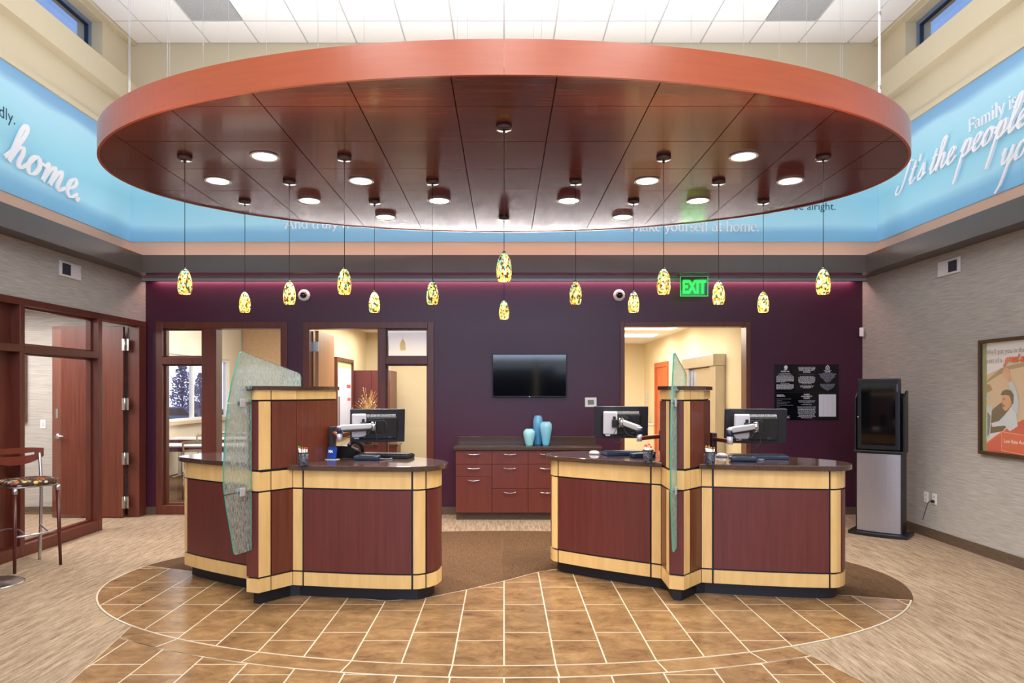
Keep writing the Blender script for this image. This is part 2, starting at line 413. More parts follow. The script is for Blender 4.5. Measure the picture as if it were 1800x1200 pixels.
# curved border course
xs = [-3.05] + [-0.305 - 0.61 * k for k in range(3, -1, -1)] + [0.305 + 0.61 * k for k in range(4)]
for xa, xb in zip(xs, xs[1:]):
    for gg, fn in ((g, lay), (0, None)):
        n = 8; lo = []; hi = []
        for i in range(n + 1):
            x = xa + gg + (xb - xa - 2 * gg) * i / n
            t = math.acos(max(-1, min(1, x / EA)))
            hi.append((EA * math.cos(t) * 1.0, EC - EB * math.sin(t) - (0.008 if gg else 0)))
            nx, ny = math.cos(t) / EA, math.sin(t) / EB; l = math.hypot(nx, ny)
            lo.append((hi[-1][0] + (BW - (0.016 if gg else 0)) * nx / l, hi[-1][1] - (BW - (0.016 if gg else 0)) * ny / l))
        p = side_clip(lo + hi[::-1], gg)
        if len(p) > 2:
            if fn: fn(p, 0)
            else: lay_grout(p)
for k in range(-9, 9):                                     # entrance runway in front of the border
    x0 = k * TS; x1 = x0 + TS; yb = 4.08 if k % 2 == 0 else 3.93
    for j in range(-4, 2):
        y0 = yb + j * TL; y1 = y0 + TL
        f2 = lambda x: lower(x, EA + BW, EB + BW)
        for gg in (g, 0):
            p = shrink(x0, x1, y0, y1, gg)
            p = side_clip(p, gg)
            if len(p) > 2: p = cut_line(p, f2, True, -0.010 if gg else 0)
            if len(p) > 2: (lay(p, 0) if gg else lay_grout(p))
gr = G.build('grout', M['grout'], floor)
CT = 0.61
for i in range(-6, 6):                                     # brown carpet tiles behind the curve
    for j in range(-2, 6):
        x0 = i * CT - 0.02; y0 = 5.2 + j * CT
        p = clip_convex(shrink(x0, x0 + CT, y0, y0 + CT, 0.0004), ellipse(0, EC, EA + 0.01, EB + 0.01, 120))
        # the boundary bends inside a cell: cut it in four strips, then join them as one mesh
        if len(p) < 3: continue
        mb = MB(); cx, cy = x0 + CT / 2, y0 + CT / 2
        for s in range(8):
            q = clip_half(clip_half(p, (x0 + CT * (s + 1) / 8, 0), (x0 + CT * (s + 1) / 8, 9)), (x0 + CT * s / 8, 9), (x0 + CT * s / 8, 0))
            if len(q) > 2: q = clean(cut_line(q, sb, False))
            if len(q) > 2 and area2(q) > 1e-5: mb.prism([(a - cx, b - cy) for a, b in q], 0, 0.004)
        if mb.v: mb.build('carpet_tile', M['carpet_brown'], floor, loc=(cx, cy, 0))
mr = MB().box(-6.9, -2.95, 9.3, 17.4, 0, 0.004).build('meeting_room_carpet', M['carpet_brown'], floor)

# ---- back wall with its three openings
T = 0.16; HD = 2.536
op = [(-4.587, -2.86), (-2.65, -0.923), (1.53, 3.25)]
b = MB(); xs = [-WX - 0.15] + [v for o in op for v in o] + [WX + 0.15]
for i in range(0, len(xs), 2): b.box(xs[i], xs[i + 1], BY, BY + T, 0, 3.45)
for o in op: b.box(o[0], o[1], BY, BY + T, HD, 3.45)
struct(b.build('wall_back', M['plum']))
# upper walls (lantern) : back, left, right with clerestory openings
struct(MB().box(-WX - 0.4, WX + 0.4, 8.72, 9.08, 3.135, CEIL + 0.1).build('wall_back_upper', M['cream']))
WIN = [(-3.6, -1.0), (-0.4, 2.2), (2.8, 5.3), (5.9, 8.125)]
for s, nm in ((-1, 'left'), (1, 'right')):
    b = MB(); X0, X1 = s * WX, s * (WX + 0.30)
    b.box(X0, X1, FY, 8.72, SOF + 0.035, 5.46); b.box(X0, X1, FY, 8.72, 5.97, CEIL + 0.1)
    ys = [FY] + [v for q in WIN for v in q] + [8.72]
    for i in range(0, len(ys), 2): b.box(X0, X1, ys[i], ys[i + 1], 5.46, 5.97)
    struct(b.build('wall_' + nm + '_upper', M['cream']))
    for q in WIN:
        wn = struct(thing('window', None, None, (s * (WX + 0.16), (q[0] + q[1]) / 2, 5.46))); h = (q[1] - q[0]) / 2
        for bx_ in ((-h, h, 0, 0.05), (-h, h, 0.46, 0.51)):
            MB().box(-0.03, 0.03, bx_[0], bx_[1], bx_[2], bx_[3]).build('window_rail', M['blueframe'], wn)
        for y_ in (-h, h - 0.05): MB().box(-0.03, 0.03, y_, y_ + 0.05, 0.05, 0.46).build('window_stile', M['blueframe'], wn)
        MB().box(-0.004, 0.004, -h + 0.05, h - 0.05, 0.05, 0.46).build('pane', M['glass'], wn)
        f = MB()
        for zz in (0.05, 0.448): f.box(-0.02, 0.02, -h + 0.05, h - 0.05, zz, zz + 0.012)
        for y_ in (-h + 0.05, h - 0.062): f.box(-0.02, 0.02, y_, y_ + 0.012, 0.062, 0.448)
        f.build('gasket', M['frame_darkmetal'], wn)
    # stepped ledge, mural cap, ceiling crown
    struct(MB().box(s * WX, s * (WX - 0.125), FY, 8.72, 5.17, 5.46).build('trim_' + nm + '_ledge', M['cream']))
    struct(MB().box(s * WX, s * (WX - 0.035), FY, 8.72, 4.74, 4.80).build('trim_' + nm + '_mural_cap', M['cream']))
    struct(MB().box(s * WX, s * (WX - 0.08), FY, 8.72, 5.985, CEIL).build('trim_' + nm + '_crown', M['cream']))
# ---- lower side walls
b = MB(); b.box(WX, WX + 0.3, FY, BY, 0, SOF + 0.035); struct(b.build('wall_right', M['linen']))
b = MB(); b.box(-WX - 0.12, -WX, FY, BY, HD, SOF + 0.035); b.box(-WX - 0.12, -WX, FY, 5.35, 0, HD); struct(b.build('wall_left', M['linen']))
# ---- front wall (behind the camera): tall glazing with mullions
b = MB()
b.box(-WX, WX, FY - 0.2, FY, 0, 0.15); b.box(-WX, WX, FY - 0.2, FY, 4.4, CEIL + 0.1)
for x in (-4.73, -4.4, -2.6, -1.1, 1.0, 2.6, 4.4):
    b.box(x, x + (0.33 if abs(x) > 4 else 0.12), FY - 0.2, FY, 0.15, 4.4)
b.box(-4.4, 4.4, FY - 0.2, FY, 2.55, 2.75)
struct(b.build('wall_front', M['cream']))
# ---- dropped soffit: bottom boards, fascia, cove
sf = MB()
for s in (-1, 1): sf.box(s * 4.53, s * WX, FY, BY, SOF, SOF + 0.03)
sf.box(-4.53, 4.53, 8.61, BY, SOF, SOF + 0.03)
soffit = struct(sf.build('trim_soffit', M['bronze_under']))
MB().box(-4.53, -4.50, FY, 8.58, SOF, FAS).build('fascia_board', M['bronze'], soffit)
MB().box(4.50, 4.53, FY, 8.58, SOF, FAS).build('fascia_board', M['bronze'], soffit)
MB().box(-4.53, 4.53, 8.58, 8.61, SOF, FAS).build('fascia_board', M['bronze'], soffit)
M['rail'] = mat('pale_rail_metal', lin(206, 206, 212), 0.35, 0.2)
tr = struct(MB().box(-WX, WX, 9.0, 9.012, 3.064, 3.0995).box(-WX, WX, 9.0, 9.006, 3.056, 3.064, 1).build('trim_wall_wash_rail', [M['rail'], M['black']]))
for s in (-1, 1): struct(MB().box(s * WX, s * (WX - 0.004), FY, 8.716, SOF + 0.035, 3.51).build('trim_cove_' + ('left' if s < 0 else 'right'), M['cove_warm_tint']))  # thin strips over the cream wall, the cove glow painted in as salmon
struct(MB().box(-WX, WX, 8.716, 8.72, SOF + 0.035, 3.51).build('trim_cove_back', M['cove_warm_tint']))
# ---- ceiling with lay-in tiles
ceil_ = struct(MB().box(-WX - 0.3, WX + 0.3, FY - 0.2, 9.08, CEIL + 0.012, CEIL + 0.12).build('ceiling', M['tbar']))
GS = 0.62
for i in range(-8, 8):
    for j in range(0, 4):
        x0 = max(i * GS, -4.65); x1 = min((i + 1) * GS, 4.65); y1 = 8.2 - (j - 1) * GS; y0 = y1 - GS
        if j == 0: y1 = 8.72
        if x1 - x0 < 0.05: continue
        grl = j == 1 and i in (-6, 5)
        me = MB().box(x0 + 0.010, x1 - 0.010, y0 + 0.010, y1 - 0.010, CEIL - 0.006 + (0.003 if grl else 0), CEIL + 0.012)
        me.build('return_grille' if grl else 'ceiling_tile', M['grey_grille'] if grl else M['white_ceiling'], ceil_)
MB().box(-WX, WX, FY, 8.2 - 2 * GS - GS, CEIL - 0.004, CEIL + 0.012).build('ceiling_tile', M['white_ceiling'], ceil_)
# ---- baseboards
for nm, x0, x1 in (('back', -WX, op[0][0]), ('back', op[0][1], op[1][0]), ('back', op[1][1], -0.61), ('back', 1.24, op[2][0]), ('back', op[2][1], WX - 0.015)):
    struct(MB().box(x0, x1, BY - 0.014, BY, 0, 0.10).build('baseboard_' + nm, M['base']))
struct(MB().box(WX - 0.014, WX, FY, BY, 0, 0.105).build('baseboard_right', M['base']))

# ---- door and sidelight frames in the back wall
def frame_box(mb, x0, x1, z0, z1, y0=BY - 0.02, y1=BY + T + 0.015): mb.box(x0, x1, y0, y1, z0, z1, 0, 0.004)
def back_frame(name, x0, x1, verticals, transoms, sills, panes, F=0.085):
    d = struct(thing(name, None, None, ((x0 + x1) / 2, BY, 0))); cx = (x0 + x1) / 2
    X = lambda v: v - cx
    def bar(nm, a, b_, z0, z1, y0=-0.02, y1=T + 0.015): return MB().box(X(a), X(b_), y0, y1, z0, z1, 0, 0.004).build(nm, M['frame'], d)
    bar('frame_jamb', x0, x0 + F, 0, HD); bar('frame_jamb', x1 - F, x1, 0, HD); bar('frame_head', x0 + F, x1 - F, HD - F, HD)
    for a, b_ in verticals: bar('mullion', a, b_, 0, HD - F)
    for a, b_, z0, z1 in transoms: bar('transom_bar', a, b_, z0, z1)
    for a, b_ in sills: bar('bottom_rail', a, b_, 0, 0.12)
    for a, b_, z0, z1 in panes:
        MB().box(X(a), X(b_), 0.07, 0.078, z0, z1).build('pane', M['glass'], d)
        st = MB()
        st.box(X(a), X(a) + 0.02, 0.05, 0.098, z0, z1).box(X(b_) - 0.02, X(b_), 0.05, 0.098, z0, z1).box(X(a) + 0.02, X(b_) - 0.02, 0.05, 0.098, z0, z0 + 0.02).box(X(a) + 0.02, X(b_) - 0.02, 0.05, 0.098, z1 - 0.02, z1)
        st.build('glazing_bead', M['frame'], d)
    return d
d1 = back_frame('door_1', op[0][0], op[0][1], [(-3.985, -3.79)], [(-4.502, -3.985, 1.98, 2.075)], [(-4.502, -3.985)], [(-4.502, -3.985, 0.12, 1.98), (-4.502, -3.985, 2.075, HD - 0.085)])
d2 = back_frame('door_2', op[1][0], op[1][1], [(-1.665, -1.56)], [(-1.56, -1.008, 1.98, 2.075)], [(-1.56, -1.008)], [(-1.56, -1.008, 0.12, 1.98), (-1.56, -1.008, 2.075, HD - 0.085)])
d3 = back_frame('door_3', op[2][0], op[2][1], [], [], [], [], F=0.06)
# open leaf of the office door, hinged at the left jamb, swung into the room
cx = (op[1][0] + op[1][1]) / 2
lf = MB().box(-2.545 - cx, -2.50 - cx, 0.19, 1.06, 0.01, 2.44, 0, 0.003).build('door_leaf', M['tan_door'], d2)
MB().box(-2.565 - cx, -2.498 - cx, 0.172, 0.19, 2.16, 2.29).build('hinge', M['steel'], lf)
MB().box(-2.565 - cx, -2.498 - cx, 0.172, 0.19, 1.35, 1.48).build('hinge', M['steel'], lf)
MB().box(-2.565 - cx, -2.498 - cx, 0.172, 0.19, 0.25, 0.38).build('hinge', M['steel'], lf)
MB().tube([(-2.50 - cx, 1.0, 1.02), (-2.44 - cx, 1.0, 1.02), (-2.44 - cx, 0.88, 1.02)], 0.011).build('door_handle', M['chrome'], lf)

# ---- storefront in the left wall: posts, panes, opened door
st = struct(thing('window_1', None, None, (-WX, 7.4, 0)))
Y = lambda v: v - 7.4
def sbar(nm, y0, y1, z0, z1, x0=-0.13, x1=0.02, m='frame'): return MB().box(x0, x1, Y(y0), Y(y1), z0, z1, 0, 0.004).build(nm, M[m], st)
sbar('frame_head', 5.35, 9.08, HD - 0.07, HD)
for y0, y1 in ((6.715, 6.78), (8.005, 8.085), (8.90, 9.08), (5.35, 5.45)): sbar('mullion', y0, y1, 0, HD - 0.07)
for y0, y1 in ((6.78, 8.005), (5.45, 6.715)):
    sbar('transom_bar', y0, y1, 2.005, 2.08); sbar('bottom_rail', y0, y1, 0, 0.115)
    for z0, z1 in ((0.115, 2.005), (2.08, HD - 0.07)):
        wood = y0 < 6
        if wood: MB().box(-0.095, -0.07, Y(y0), Y(y1), z0, z1).build('infill_panel', M['frame'], st)
        else:
            MB().box(-0.088, -0.080, Y(y0), Y(y1), z0, z1).build('pane', M['glass'], st)
            bd = MB(); bd.box(-0.11, -0.055, Y(y0), Y(y0) + 0.025, z0, z1).box(-0.11, -0.055, Y(y1) - 0.025, Y(y1), z0, z1).box(-0.11, -0.055, Y(y0) + 0.025, Y(y1) - 0.025, z0, z0 + 0.02).box(-0.11, -0.055, Y(y0) + 0.025, Y(y1) - 0.025, z1 - 0.02, z1)
            bd.build('glazing_bead', M['frame'], st)
# door leaf opened against the office's end wall
dl = struct(thing('door_4', None, None, (-WX - 0.13, 8.88, 0)))
leaf = MB().box(-0.93, -0.02, -0.045, 0.0, 0.012, 2.455, 0, 0.003).build('door_leaf', M['cherry'], dl)
for z in (2.22, 1.46, 0.76, 0.20):
    h = MB().box(-0.028, 0.014, -0.062, -0.045, z - 0.075, z + 0.075).box(0.014, 0.052, -0.05, -0.034, z - 0.075, z + 0.075).tube([(0.012, -0.064, z - 0.08), (0.012, -0.064, z + 0.08)], 0.008)
    h.build('hinge', M['steel'], dl)
hd = MB().lathe([(0.0, 0), (0.034, 0.0), (0.034, 0.01), (0.0, 0.012)], 20, mtx=Matrix.Translation((-0.86, -0.045, 1.05)) @ Matrix.Rotation(PI / 2, 4, 'X')).tube([(-0.86, -0.05, 1.05), (-0.86, -0.10, 1.05), (-0.74, -0.105, 1.05)], 0.011)
hd.build('door_handle', M['chrome'], dl)
MB().box(-0.88, -0.85, -0.052, -0.045, 1.28, 1.40).build('strike_plate', M['alu'], dl)
# ---- rooms behind
RH = 2.78
def wallbox(name, x0, x1, y0, y1, z0, z1, m='room_cream'): return struct(MB().box(x0, x1, y0, y1, z0, z1).build(name, M[m]))
# side office behind the storefront
wallbox('wall_side_office_end', -8.2, -WX - 0.15, 9.12, 9.26, 0, 2.9, 'linen')
wallbox('wall_side_office_far', -8.3, -8.2, 5.2, 9.26, 0, 2.9, 'linen')
wallbox('wall_side_office_near', -8.2, -WX - 0.13, 5.2, 5.3, 0, 2.9, 'linen')
wallbox('ceiling_side_office', -8.3, -WX - 0.12, 5.2, 9.26, 2.74, 2.84, 'white_ceiling')
struct(MB().box(-8.2, -WX - 0.2, 9.105, 9.12, 0, 0.10).build('baseboard_side_office', M['base']))
# meeting room
MX0 = -6.45; MYF = 17.0; MH = 3.35
wm = MB(); wm.box(MX0 - 0.15, MX0, 9.26, 12.6, 0, MH).box(MX0 - 0.15, MX0, 16.2, MYF, 0, MH).box(MX0 - 0.15, MX0, 12.6, 16.2, 0, 1.02).box(MX0 - 0.15, MX0, 12.6, 16.2, 2.36, MH)
struct(wm.build('wall_meeting_room_left', M['meeting_cream']))
wallbox('wall_meeting_room_far', MX0 - 0.15, -2.85, MYF, MYF + 0.12, 0, MH, 'meeting_cream')
wallbox('wall_meeting_room_right', -2.97, -2.83, BY + T, MYF, 0, MH, 'meeting_cream')
wallbox('ceiling_meeting_room', MX0 - 0.15, -2.83, BY + T, MYF + 0.1, MH, MH + 0.1, 'white_ceiling')
for i in range(3):
    struct(MB().box(-6.40 + i * 1.06 + 0.004, -6.40 + (i + 1) * 1.06 - 0.004, MYF - 0.07, MYF, 0.02, MH - 0.02).build('wall_folding_panel', M['tan_panel']))
wn = struct(thing('window_2', None, None, (MX0 - 0.075, 14.4, 1.02)))
for y_ in (-1.8, -0.03, 1.74): MB().box(-0.04, 0.04, y_, y_ + 0.06, 0.06, 1.28).build('mullion', M['trimwhite'], wn)
for z_ in (0, 1.28): MB().box(-0.04, 0.04, -1.8, 1.8, z_, z_ + 0.06).build('window_rail', M['trimwhite'], wn)
MB().box(0.0, 0.16, -1.85, 1.85, -0.05, 0.0).build('window_sill', M['beech'], wn)
for y0, y1 in ((-1.74, -0.03), (0.03, 1.74)): MB().box(-0.004, 0.004, y0, y1, 0.06, 1.28).build('pane', M['glass'], wn)
# office behind door_2
wallbox('wall_office_left', -2.83, -2.72, BY + T, 13.7, 0, 2.9)
wallbox('wall_office_far', -2.83, 0.4, 13.6, 13.72, 0, 2.9)
wallbox('wall_office_right', 0.2, 0.32, BY + T, 13.6, 0, 2.9)
wallbox('ceiling_office', -2.83, 0.32, BY + T, 13.7, RH, RH + 0.1, 'white_ceiling')
# vault room behind door_3
wallbox('wall_vault_room_right', 3.40, 3.54, BY + T, 16.8, 0, 2.9)
wallbox('wall_vault_room_far', 0.32, 3.54, 16.7, 16.82, 0, 2.9)
wallbox('ceiling_vault_room', 0.32, 3.54, BY + T, 16.8, RH, RH + 0.1, 'white_ceiling')
wallbox('wall_vault_room_left', 0.32, 0.42, BY + T, 16.8, 0, 2.9)
for y in (12.2, 13.9):
    tl = struct(MB().box(1.9, 3.1, y, y + 0.55, RH - 0.02, RH - 0.001).build('ceiling_light_panel', M['troffer']))
# wooden door in the vault room's side wall
vd = struct(thing('door_5', None, None, (3.40, 14.85, 0)))
for y0, y1 in ((-0.62, -0.52), (0.52, 0.62)): MB().box(-0.03, 0.02, y0, y1, 0, 2.25).build('frame_jamb', M['orange_wood'], vd)
MB().box(-0.03, 0.02, -0.52, 0.52, 2.15, 2.25).build('frame_head', M['orange_wood'], vd)
MB().box(-0.008, -0.002, -0.52, 0.52, 0.01, 2.15).build('door_leaf', M['orange_wood'], vd)
# ---- outside, seen through the meeting room window
struct(MB().box(-90, 60, -70, 100, -0.75, -0.60).build('ground_parking', M['asphalt']))
bl = thing('building', 'pale blue building with ribbed siding beyond the meeting room window', 'building', (-34, 66, -0.60))
MB().box(-24, 12, 0, 4, 0, 9).build('wall', M['siding'], bl)
for i in range(24): MB().box(-12 + i * 0.75, -11.95 + i * 0.75, -0.04, 0, 0, 9).build('siding_rib', M['siding'], bl)

# dark tree line and low buildings across the street behind the camera (mirrored in the television and the panes)
M['dusk_trees'] = mat('dusk_tree_line', lin(46, 50, 52), 0.9)
hb = MB(); rr_ = random.Random(11); xx = -70.0
while xx < 60:
    wd_ = rr_.uniform(4, 12); hb.box(xx, xx + wd_, -52 - rr_.uniform(0, 6), -48, -0.6, rr_.uniform(2.6, 5.2)); xx += wd_
struct(hb.build('hill_treeline', M['dusk_trees']))

# ================================================================== MURALS
def mural_mat():
    m, n, b = newmat('backlit_sky_print'); L = n.links.new
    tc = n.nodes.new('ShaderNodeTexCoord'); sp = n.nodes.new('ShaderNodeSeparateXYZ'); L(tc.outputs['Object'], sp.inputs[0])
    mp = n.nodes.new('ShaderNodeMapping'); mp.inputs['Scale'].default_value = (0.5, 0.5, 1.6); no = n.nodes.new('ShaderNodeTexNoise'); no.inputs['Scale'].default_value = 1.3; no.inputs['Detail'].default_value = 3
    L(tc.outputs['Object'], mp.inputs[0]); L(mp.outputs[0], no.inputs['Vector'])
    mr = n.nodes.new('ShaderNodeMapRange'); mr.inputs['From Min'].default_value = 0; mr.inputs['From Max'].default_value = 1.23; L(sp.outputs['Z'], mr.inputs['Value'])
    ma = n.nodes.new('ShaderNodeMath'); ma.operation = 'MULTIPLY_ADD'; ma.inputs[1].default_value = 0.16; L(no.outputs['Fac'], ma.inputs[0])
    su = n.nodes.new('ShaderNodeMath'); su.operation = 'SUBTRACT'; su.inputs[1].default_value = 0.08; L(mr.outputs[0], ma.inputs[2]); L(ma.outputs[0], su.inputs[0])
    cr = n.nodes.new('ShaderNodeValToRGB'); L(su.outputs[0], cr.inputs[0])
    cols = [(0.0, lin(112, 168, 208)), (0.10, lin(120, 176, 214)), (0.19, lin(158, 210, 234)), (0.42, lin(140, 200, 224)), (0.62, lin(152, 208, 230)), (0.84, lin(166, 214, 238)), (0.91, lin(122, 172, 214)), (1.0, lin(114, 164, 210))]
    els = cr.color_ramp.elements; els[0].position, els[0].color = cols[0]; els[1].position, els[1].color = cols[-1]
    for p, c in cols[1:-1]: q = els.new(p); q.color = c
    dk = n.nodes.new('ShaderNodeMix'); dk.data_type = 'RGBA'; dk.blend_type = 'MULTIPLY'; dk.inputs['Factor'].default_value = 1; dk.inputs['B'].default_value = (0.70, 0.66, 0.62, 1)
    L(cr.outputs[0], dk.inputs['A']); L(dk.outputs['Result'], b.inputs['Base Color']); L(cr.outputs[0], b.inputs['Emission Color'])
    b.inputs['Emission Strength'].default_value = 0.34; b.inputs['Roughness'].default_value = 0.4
    return m
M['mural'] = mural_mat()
mur = {}
for s, nm, txt in ((-1, 'left', 'long backlit sky-blue mural on the side wall reading home.'), (1, 'right', "long backlit sky-blue mural on the side wall reading It's the people")):
    t = thing('mural', txt, 'mural', (s * WX, 2.0, 3.51))
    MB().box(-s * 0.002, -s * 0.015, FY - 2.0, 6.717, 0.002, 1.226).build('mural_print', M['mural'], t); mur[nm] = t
t = thing('mural', 'backlit sky-blue mural on the far wall behind the canopy reading Make yourself at home.', 'mural', (0, 8.72, 3.51)); mur['back'] = t
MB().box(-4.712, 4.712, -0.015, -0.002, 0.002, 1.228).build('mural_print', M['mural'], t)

# ---- lettering: skeleton strokes drawn with a broad nib
def arc(cx, cy, rx, ry, a0, a1, n=14): return [(cx + rx * math.cos(math.radians(a0 + (a1 - a0) * i / n)), cy + ry * math.sin(math.radians(a0 + (a1 - a0) * i / n))) for i in range(n + 1)]
def st_(x, y0, y1, top=True, bot=True, w=0.16):
    o = [[(x, y0), (x, y1)]]
    if bot: o.append([(x - w, y0), (x + w, y0)])
    if top == 'flag': o.append([(x, y1), (x - w, y1 - 0.06)])
    elif top: o.append([(x - w, y1), (x + w, y1)])
    return o
def arch(x0, x1, w=0.16): return [arc((x0 + x1) / 2, 0.62, (x1 - x0) / 2, 0.36, 180, 0) + [(x1, 0)], [(x1 - w, 0), (x1 + w, 0)]]
SERIF = {
 'A': (1.5, [[(0.1, 0), (0.72, 1.5)], [(0.72, 1.5), (1.34, 0)], [(0.34, 0.5), (1.1, 0.5)], [(-0.06, 0), (0.28, 0)], [(1.12, 0), (1.5, 0)]]),
 'M': (1.85, [[(0.2, 0), (0.3, 1.45)], [(0.3, 1.45), (0.92, 0.05)], [(0.92, 0.05), (1.55, 1.45)], [(1.55, 1.45), (1.65, 0)], [(0.02, 0), (0.38, 0)], [(1.45, 0), (1.83, 0)], [(0.1, 1.45), (0.3, 1.45)], [(1.55, 1.45), (1.76, 1.45)]]),
 'F': (1.15, st_(0.28, 0, 1.45) + [[(0.2, 1.45), (1.05, 1.45), (1.05, 1.22)], [(0.28, 0.78), (0.85, 0.78)], [(0.85, 0.66), (0.85, 0.9)]]),
 'n': (1.15, st_(0.25, 0, 1.0, 'flag') + arch(0.25, 0.88)),
 'm': (1.75, st_(0.25, 0, 1.0, 'flag') + arch(0.25, 0.87) + arch(0.87, 1.49)),
 'h': (1.15, st_(0.25, 0, 1.6, 'flag') + arch(0.25, 0.88)),
 'd': (1.15, [arc(0.52, 0.5, 0.38, 0.5, 40, 320)] + [[(0.88, 0), (0.88, 1.6)], [(0.88, 1.6), (0.72, 1.54)], [(0.88, 0), (1.04, 0.03)]]),
 't': (0.75, [[(0.3, 1.3), (0.3, 0.25)] + arc(0.52, 0.25, 0.22, 0.24, 180, 310), [(0.08, 1.0), (0.66, 1.0)]]),
 'r': (0.82, st_(0.25, 0, 1.0, 'flag') + [arc(0.6, 0.62, 0.35, 0.36, 180, 50)]),
 'u': (1.15, [[(0.25, 1.0), (0.25, 0.38)] + arc(0.56, 0.36, 0.31, 0.35, 180, 360) + [(0.87, 1.0)], [(0.87, 1), (0.87, 0), (1.04, 0.04)], [(0.1, 1), (0.25, 1)], [(0.72, 1), (0.87, 1)]]),
 'l': (0.55, st_(0.27, 0, 1.6, 'flag')),
 'i': (0.55, st_(0.27, 0, 1.0, 'flag') + [arc(0.27, 1.36, 0.05, 0.05, 0, 360, 8)]),
 'y': (1.05, [[(0.12, 1.0), (0.55, 0.05)], [(0.92, 1.0), (0.5, -0.05), (0.32, -0.4), (0.1, -0.45)], [(-0.02, 1), (0.3, 1)], [(0.76, 1), (1.06, 1)]]),
 'w': (1.55, [[(0.12, 1.0), (0.45, 0.03)], [(0.45, 0.03), (0.78, 0.98)], [(0.76, 1.0), (1.1, 0.03)], [(1.1, 0.03), (1.42, 1.0)], [(-0.02, 1), (0.28, 1)], [(1.28, 1), (1.55, 1)]]),
 'a': (1.0, [[(0.15, 0.78)] + arc(0.45, 0.68, 0.3, 0.3, 150, 0) + [(0.75, 0.12), (0.95, 0.02)], arc(0.43, 0.28, 0.3, 0.28, 60, 340)]),
 'k': (1.1, st_(0.25, 0, 1.6, 'flag') + [[(0.27, 0.42), (0.8, 1.0)], [(0.45, 0.6), (0.95, 0)], [(0.66, 1), (0.98, 1)], [(0.8, 0), (1.1, 0)]]),
 'e': (0.98, [[(0.14, 0.56), (0.84, 0.56)] + arc(0.49, 0.5, 0.37, 0.5, 10, 315)]),
 'o': (1.1, [arc(0.54, 0.5, 0.42, 0.5, 0, 360, 22)]),
 's': (0.8, [arc(0.4, 0.74, 0.26, 0.26, 30, 250, 10) + arc(0.4, 0.26, 0.28, 0.27, 70, -150, 10)]),
 'f': (0.7, st_(0.28, 0, 1.2, False) + [[(0.28, 1.2)] + arc(0.54, 1.25, 0.26, 0.36, 180, 50), [(0.08, 1.0), (0.62, 1.0)]]),
 '.': (0.45, [arc(0.2, 0.05, 0.05, 0.05, 0, 360, 8)]), ' ': (0.5, [])}
SCRIPT = {   # one flowing stroke each, joined low; slant is added when drawn
 'h': (1.0, [[(-0.15, 0.1), (0.25, 0.9), (0.42, 1.75), (0.30, 2.02), (0.16, 1.7), (0.12, 0.8), (0.10, 0.0)], [(0.10, 0.1), (0.30, 0.75), (0.52, 0.95), (0.62, 0.7), (0.58, 0.2), (0.72, 0.0), (1.0, 0.3)]]),
 'o': (0.95, [[(0.0, 0.3), (0.3, 0.85), (0.48, 0.98), (0.2, 0.85), (0.08, 0.4), (0.22, 0.03), (0.52, 0.1), (0.68, 0.55), (0.5, 0.95), (0.6, 0.8), (0.95, 0.75)]]),
 'm': (1.55, [[(0.0, 0.7), (0.14, 0.95), (0.18, 0.6), (0.14, 0.0)], [(0.14, 0.1), (0.36, 0.75), (0.54, 0.95), (0.62, 0.7), (0.58, 0.0)], [(0.58, 0.1), (0.8, 0.75), (0.98, 0.95), (1.06, 0.7), (1.03, 0.2), (1.2, 0.0), (1.5, 0.3)]]),
 'e': (0.8, [[(0.0, 0.3), (0.35, 0.5), (0.52, 0.8), (0.36, 1.0), (0.14, 0.75), (0.12, 0.25), (0.32, 0.0), (0.55, 0.08), (0.8, 0.35)]]),
 'I': (1.1, [[(-0.1, 0.3), (-0.25, -0.15), (0.1, -0.3), (0.45, 0.3), (0.6, 1.2), (0.65, 1.7)], [(0.1, 1.5), (0.65, 1.72), (1.05, 1.66)]]),
 "'": (0.3, [[(0.15, 1.75), (0.1, 1.3)]]),
 't': (0.6, [[(0.0, 0.3), (0.25, 1.0), (0.3, 1.5), (0.2, 0.8), (0.16, 0.2), (0.3, 0.0), (0.6, 0.3)], [(0.0, 1.02), (0.5, 1.08)]]),
 's': (0.75, [[(0.0, 0.2), (0.3, 0.75), (0.38, 1.0), (0.5, 0.6), (0.5, 0.2), (0.28, 0.0), (0.08, 0.12)], [(0.3, 0.0), (0.75, 0.3)]]),
 'p': (0.95, [[(0.0, 0.4), (0.2, 0.98), (0.16, 0.2), (0.05, -0.9), (-0.02, -1.5)], [(0.15, 0.3), (0.4, 0.9), (0.62, 0.9), (0.66, 0.4), (0.44, 0.03), (0.22, 0.15)], [(0.5, 0.05), (0.95, 0.35)]]),
 'l': (0.6, [[(0.0, 0.3), (0.35, 1.1), (0.46, 1.8), (0.34, 2.0), (0.2, 1.6), (0.14, 0.4), (0.28, 0.0), (0.6, 0.3)]]),
 'y': (0.95, [[(0.0, 0.6), (0.12, 0.95), (0.12, 0.3), (0.3, 0.05), (0.55, 0.4), (0.68, 0.95)], [(0.68, 0.95), (0.6, 0.0), (0.45, -1.0), (0.2, -1.5)], [(0.55, -0.2), (0.95, 0.35)]]),
 'u': (1.0, [[(0.0, 0.6), (0.14, 0.95), (0.12, 0.3), (0.3, 0.03), (0.55, 0.3), (0.7, 0.95), (0.68, 0.3), (0.8, 0.03), (1.0, 0.3)]]),
 '.': (0.4, [arc(0.1, 0.08, 0.06, 0.06, 0, 360, 8)]), ' ': (0.45, [])}
